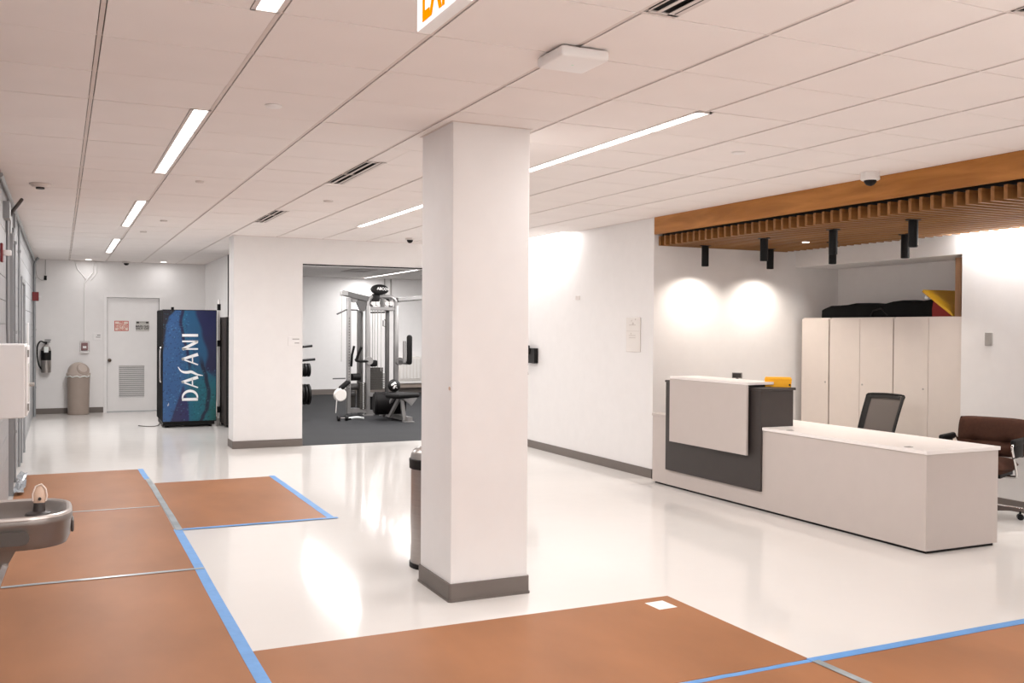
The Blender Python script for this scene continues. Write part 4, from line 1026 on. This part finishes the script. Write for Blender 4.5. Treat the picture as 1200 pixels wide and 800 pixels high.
B().lathe([(.001, -.05), (.10, -.05), (.12, 0), (.10, .05), (.001, .05)], n=22).build('cam_disc', 'acrylic', t, True, (X_(394.5), -.25, .40)).rotation_euler = (PI/2, R(20), 0)
B().beam((X_(386.8), -.4, .10), (X_(388.5), -.38, .34), .015, .015).build('cable_stem', 'chrome', t)
b = None
b = B().box(X_(411), X_(419), .1, .2, .15, .45, .01, 1).build('low_stack', 'ink', t)
# white casing & ledge right
t = thing('gym_wall_casing', 'pale ribbed wall casing behind the machine at the right of the gym', 'casing', (7.68, 22.24, .31))
B().box(-.28, .28, -.10, .14, 0, .58, .02, 2).build('casing_body', 'acrylic', t, True)
for k in range(6): B().box(-.25+k*.085, -.19+k*.085, -.115, -.10, .05, .54, .004, 1).build('casing_rib', 'ledge', t)
tag(B().box(7.36, 9.18, 22.14, YG-.0, .25, .31).build('wall_ledge', 'ledge'), 'long white ledge along the gym back wall at the right', 'ledge')
tag(B().box(7.36, 9.18, 22.20, YG-.0, .14, .245).build('ledge_skirt', 'tan'), 'tan skirt panel beneath the white gym ledge', 'panel')
B_ = B().cyl((7.10, YG-.02, 2.0), (7.10, YG-.02, H), .012, 6).build('wall_cable', 'greyink'); tag(B_, 'left of two thin vertical cables on the gym back wall', 'cable', 'cables on the gym back wall')
B_ = B().cyl((7.26, YG-.02, 2.0), (7.26, YG-.02, H), .012, 6).build('wall_cable', 'greyink'); tag(B_, 'right of two thin vertical cables on the gym back wall', 'cable', 'cables on the gym back wall')
# heavy bag and ball
t = thing('heavy_bag', 'big black cylindrical bag lying on the machine rail behind the gym bench', 'bag', (5.10, 15.9, .288))
B().cyl((-.20, .05, 0), (.30, -.02, .0), .195, 24).build('bag_body', 'vinyl', t, True)
B().cyl((-.222, .053, 0), (-.20, .05, 0), .17, 20).build('bag_end', 'black', t, True)
t = thing('medicine_ball', 'black ball with white chevron marks resting on the cylindrical bag', 'ball', (5.21, 15.86, .592))
sph = B(); sph.lathe([(.11*math.cos(R(a)), .11*math.sin(R(a))) for a in range(-90, 91, 12)], n=24); sph.build('ball_shell', 'black', t, True)
b = B()
for pts in ([(-.085, .03), (-.01, .085), (.085, .04), (.10, .01), (.0, .045), (-.075, .0)], [(-.05, -.055), (-.03, .015), (.02, .02), (.06, -.05), (.03, -.045), (.0, -.02), (-.02, -.06)]):
    vs = []
    for x, z in pts:
        x, z = x*.82, z*.82
        vs.append(b.b.verts.new((x-.012, -math.sqrt(max(.0006, .1125**2-x*x-z*z)), z)))
    b.b.faces.new(vs)
o = b.build('ball_marking', 'white', t); md = o.modifiers.new('s', 'SOLIDIFY'); md.thickness = .004
# plate racks at left
def plates(z, r, n, label):
    for k in range(n):
        o = B().lathe([(.001, -.02), (r*.7, -.02), (r*.78, -.012), (r*.94, -.022), (r, -.015), (r, .015), (r*.94, .022), (r*.78, .012), (r*.7, .02), (.001, .02)], n=26).build('weight_plate', 'vinyl', None, True, (3.715+k*.055, 16.3, z))
        o.rotation_euler = (0, PI/2, 0); tag(o, label[k], 'weight plate', 'weight plates on the rack behind the pier')
X3 = 3.55
plates(.86, .115, 3, ['upper black weight plate nearest the pier', 'middle black weight plate of the upper set', 'outermost black weight plate of the upper set'])
plates(.445, .175, 3, ['lower large black weight plate nearest the pier', 'middle large black weight plate of the lower set', 'outermost large black weight plate of the lower set'])
t = thing('plate_rack', 'dark weight plate rack showing beside the pier edge', 'rack', (3.58, 16.3, .002))
B().box(-.05, .03, -.03, .03, .0, 1.5).box(-.3, .06, -.25, .25, 0, .05).build('rack_post', 'black', t)
for z in (.445, .86): B().cyl((0, 0, z), (.28, 0, z), .02, 10).build('plate_peg', 'black', t, True)
for z, l in ((1.04, .36), (1.27, .31)): B().cyl((0, 0, z-.03), (l, 0, z), .022, 10).build('storage_horn', 'black', t, True)
# dumbbell and strap on the gym floor
t = thing('floor_dumbbell', 'small black dumbbell on the rubber floor left of the machine', 'dumbbell', (4.33, 15.95, .05))
B().cyl((-.09, 0, 0), (-.045, 0, 0), .045, 12).build('weight_head', 'black', t, True); B().cyl((.045, 0, 0), (.09, 0, 0), .045, 12).build('weight_head', 'black', t, True); B().cyl((-.05, 0, 0), (.05, 0, 0), .014, 8).build('grip', 'chrome', t, True)
t = thing('ankle_strap', 'white and black strap lying at the foot of the cable post', 'strap', (4.60, 16.1, .004))
B().tube(smoothpath([(-.14, 0, .02), (-.05, .02, .03), (.03, -.02, .04), (.14, 0, .02)], 4), .02, 6).build('strap_band', 'paper', t, True)
B().box(-.18, -.08, -.03, .03, .0, .035, .01, 1).build('strap_pad', 'black', t, True)
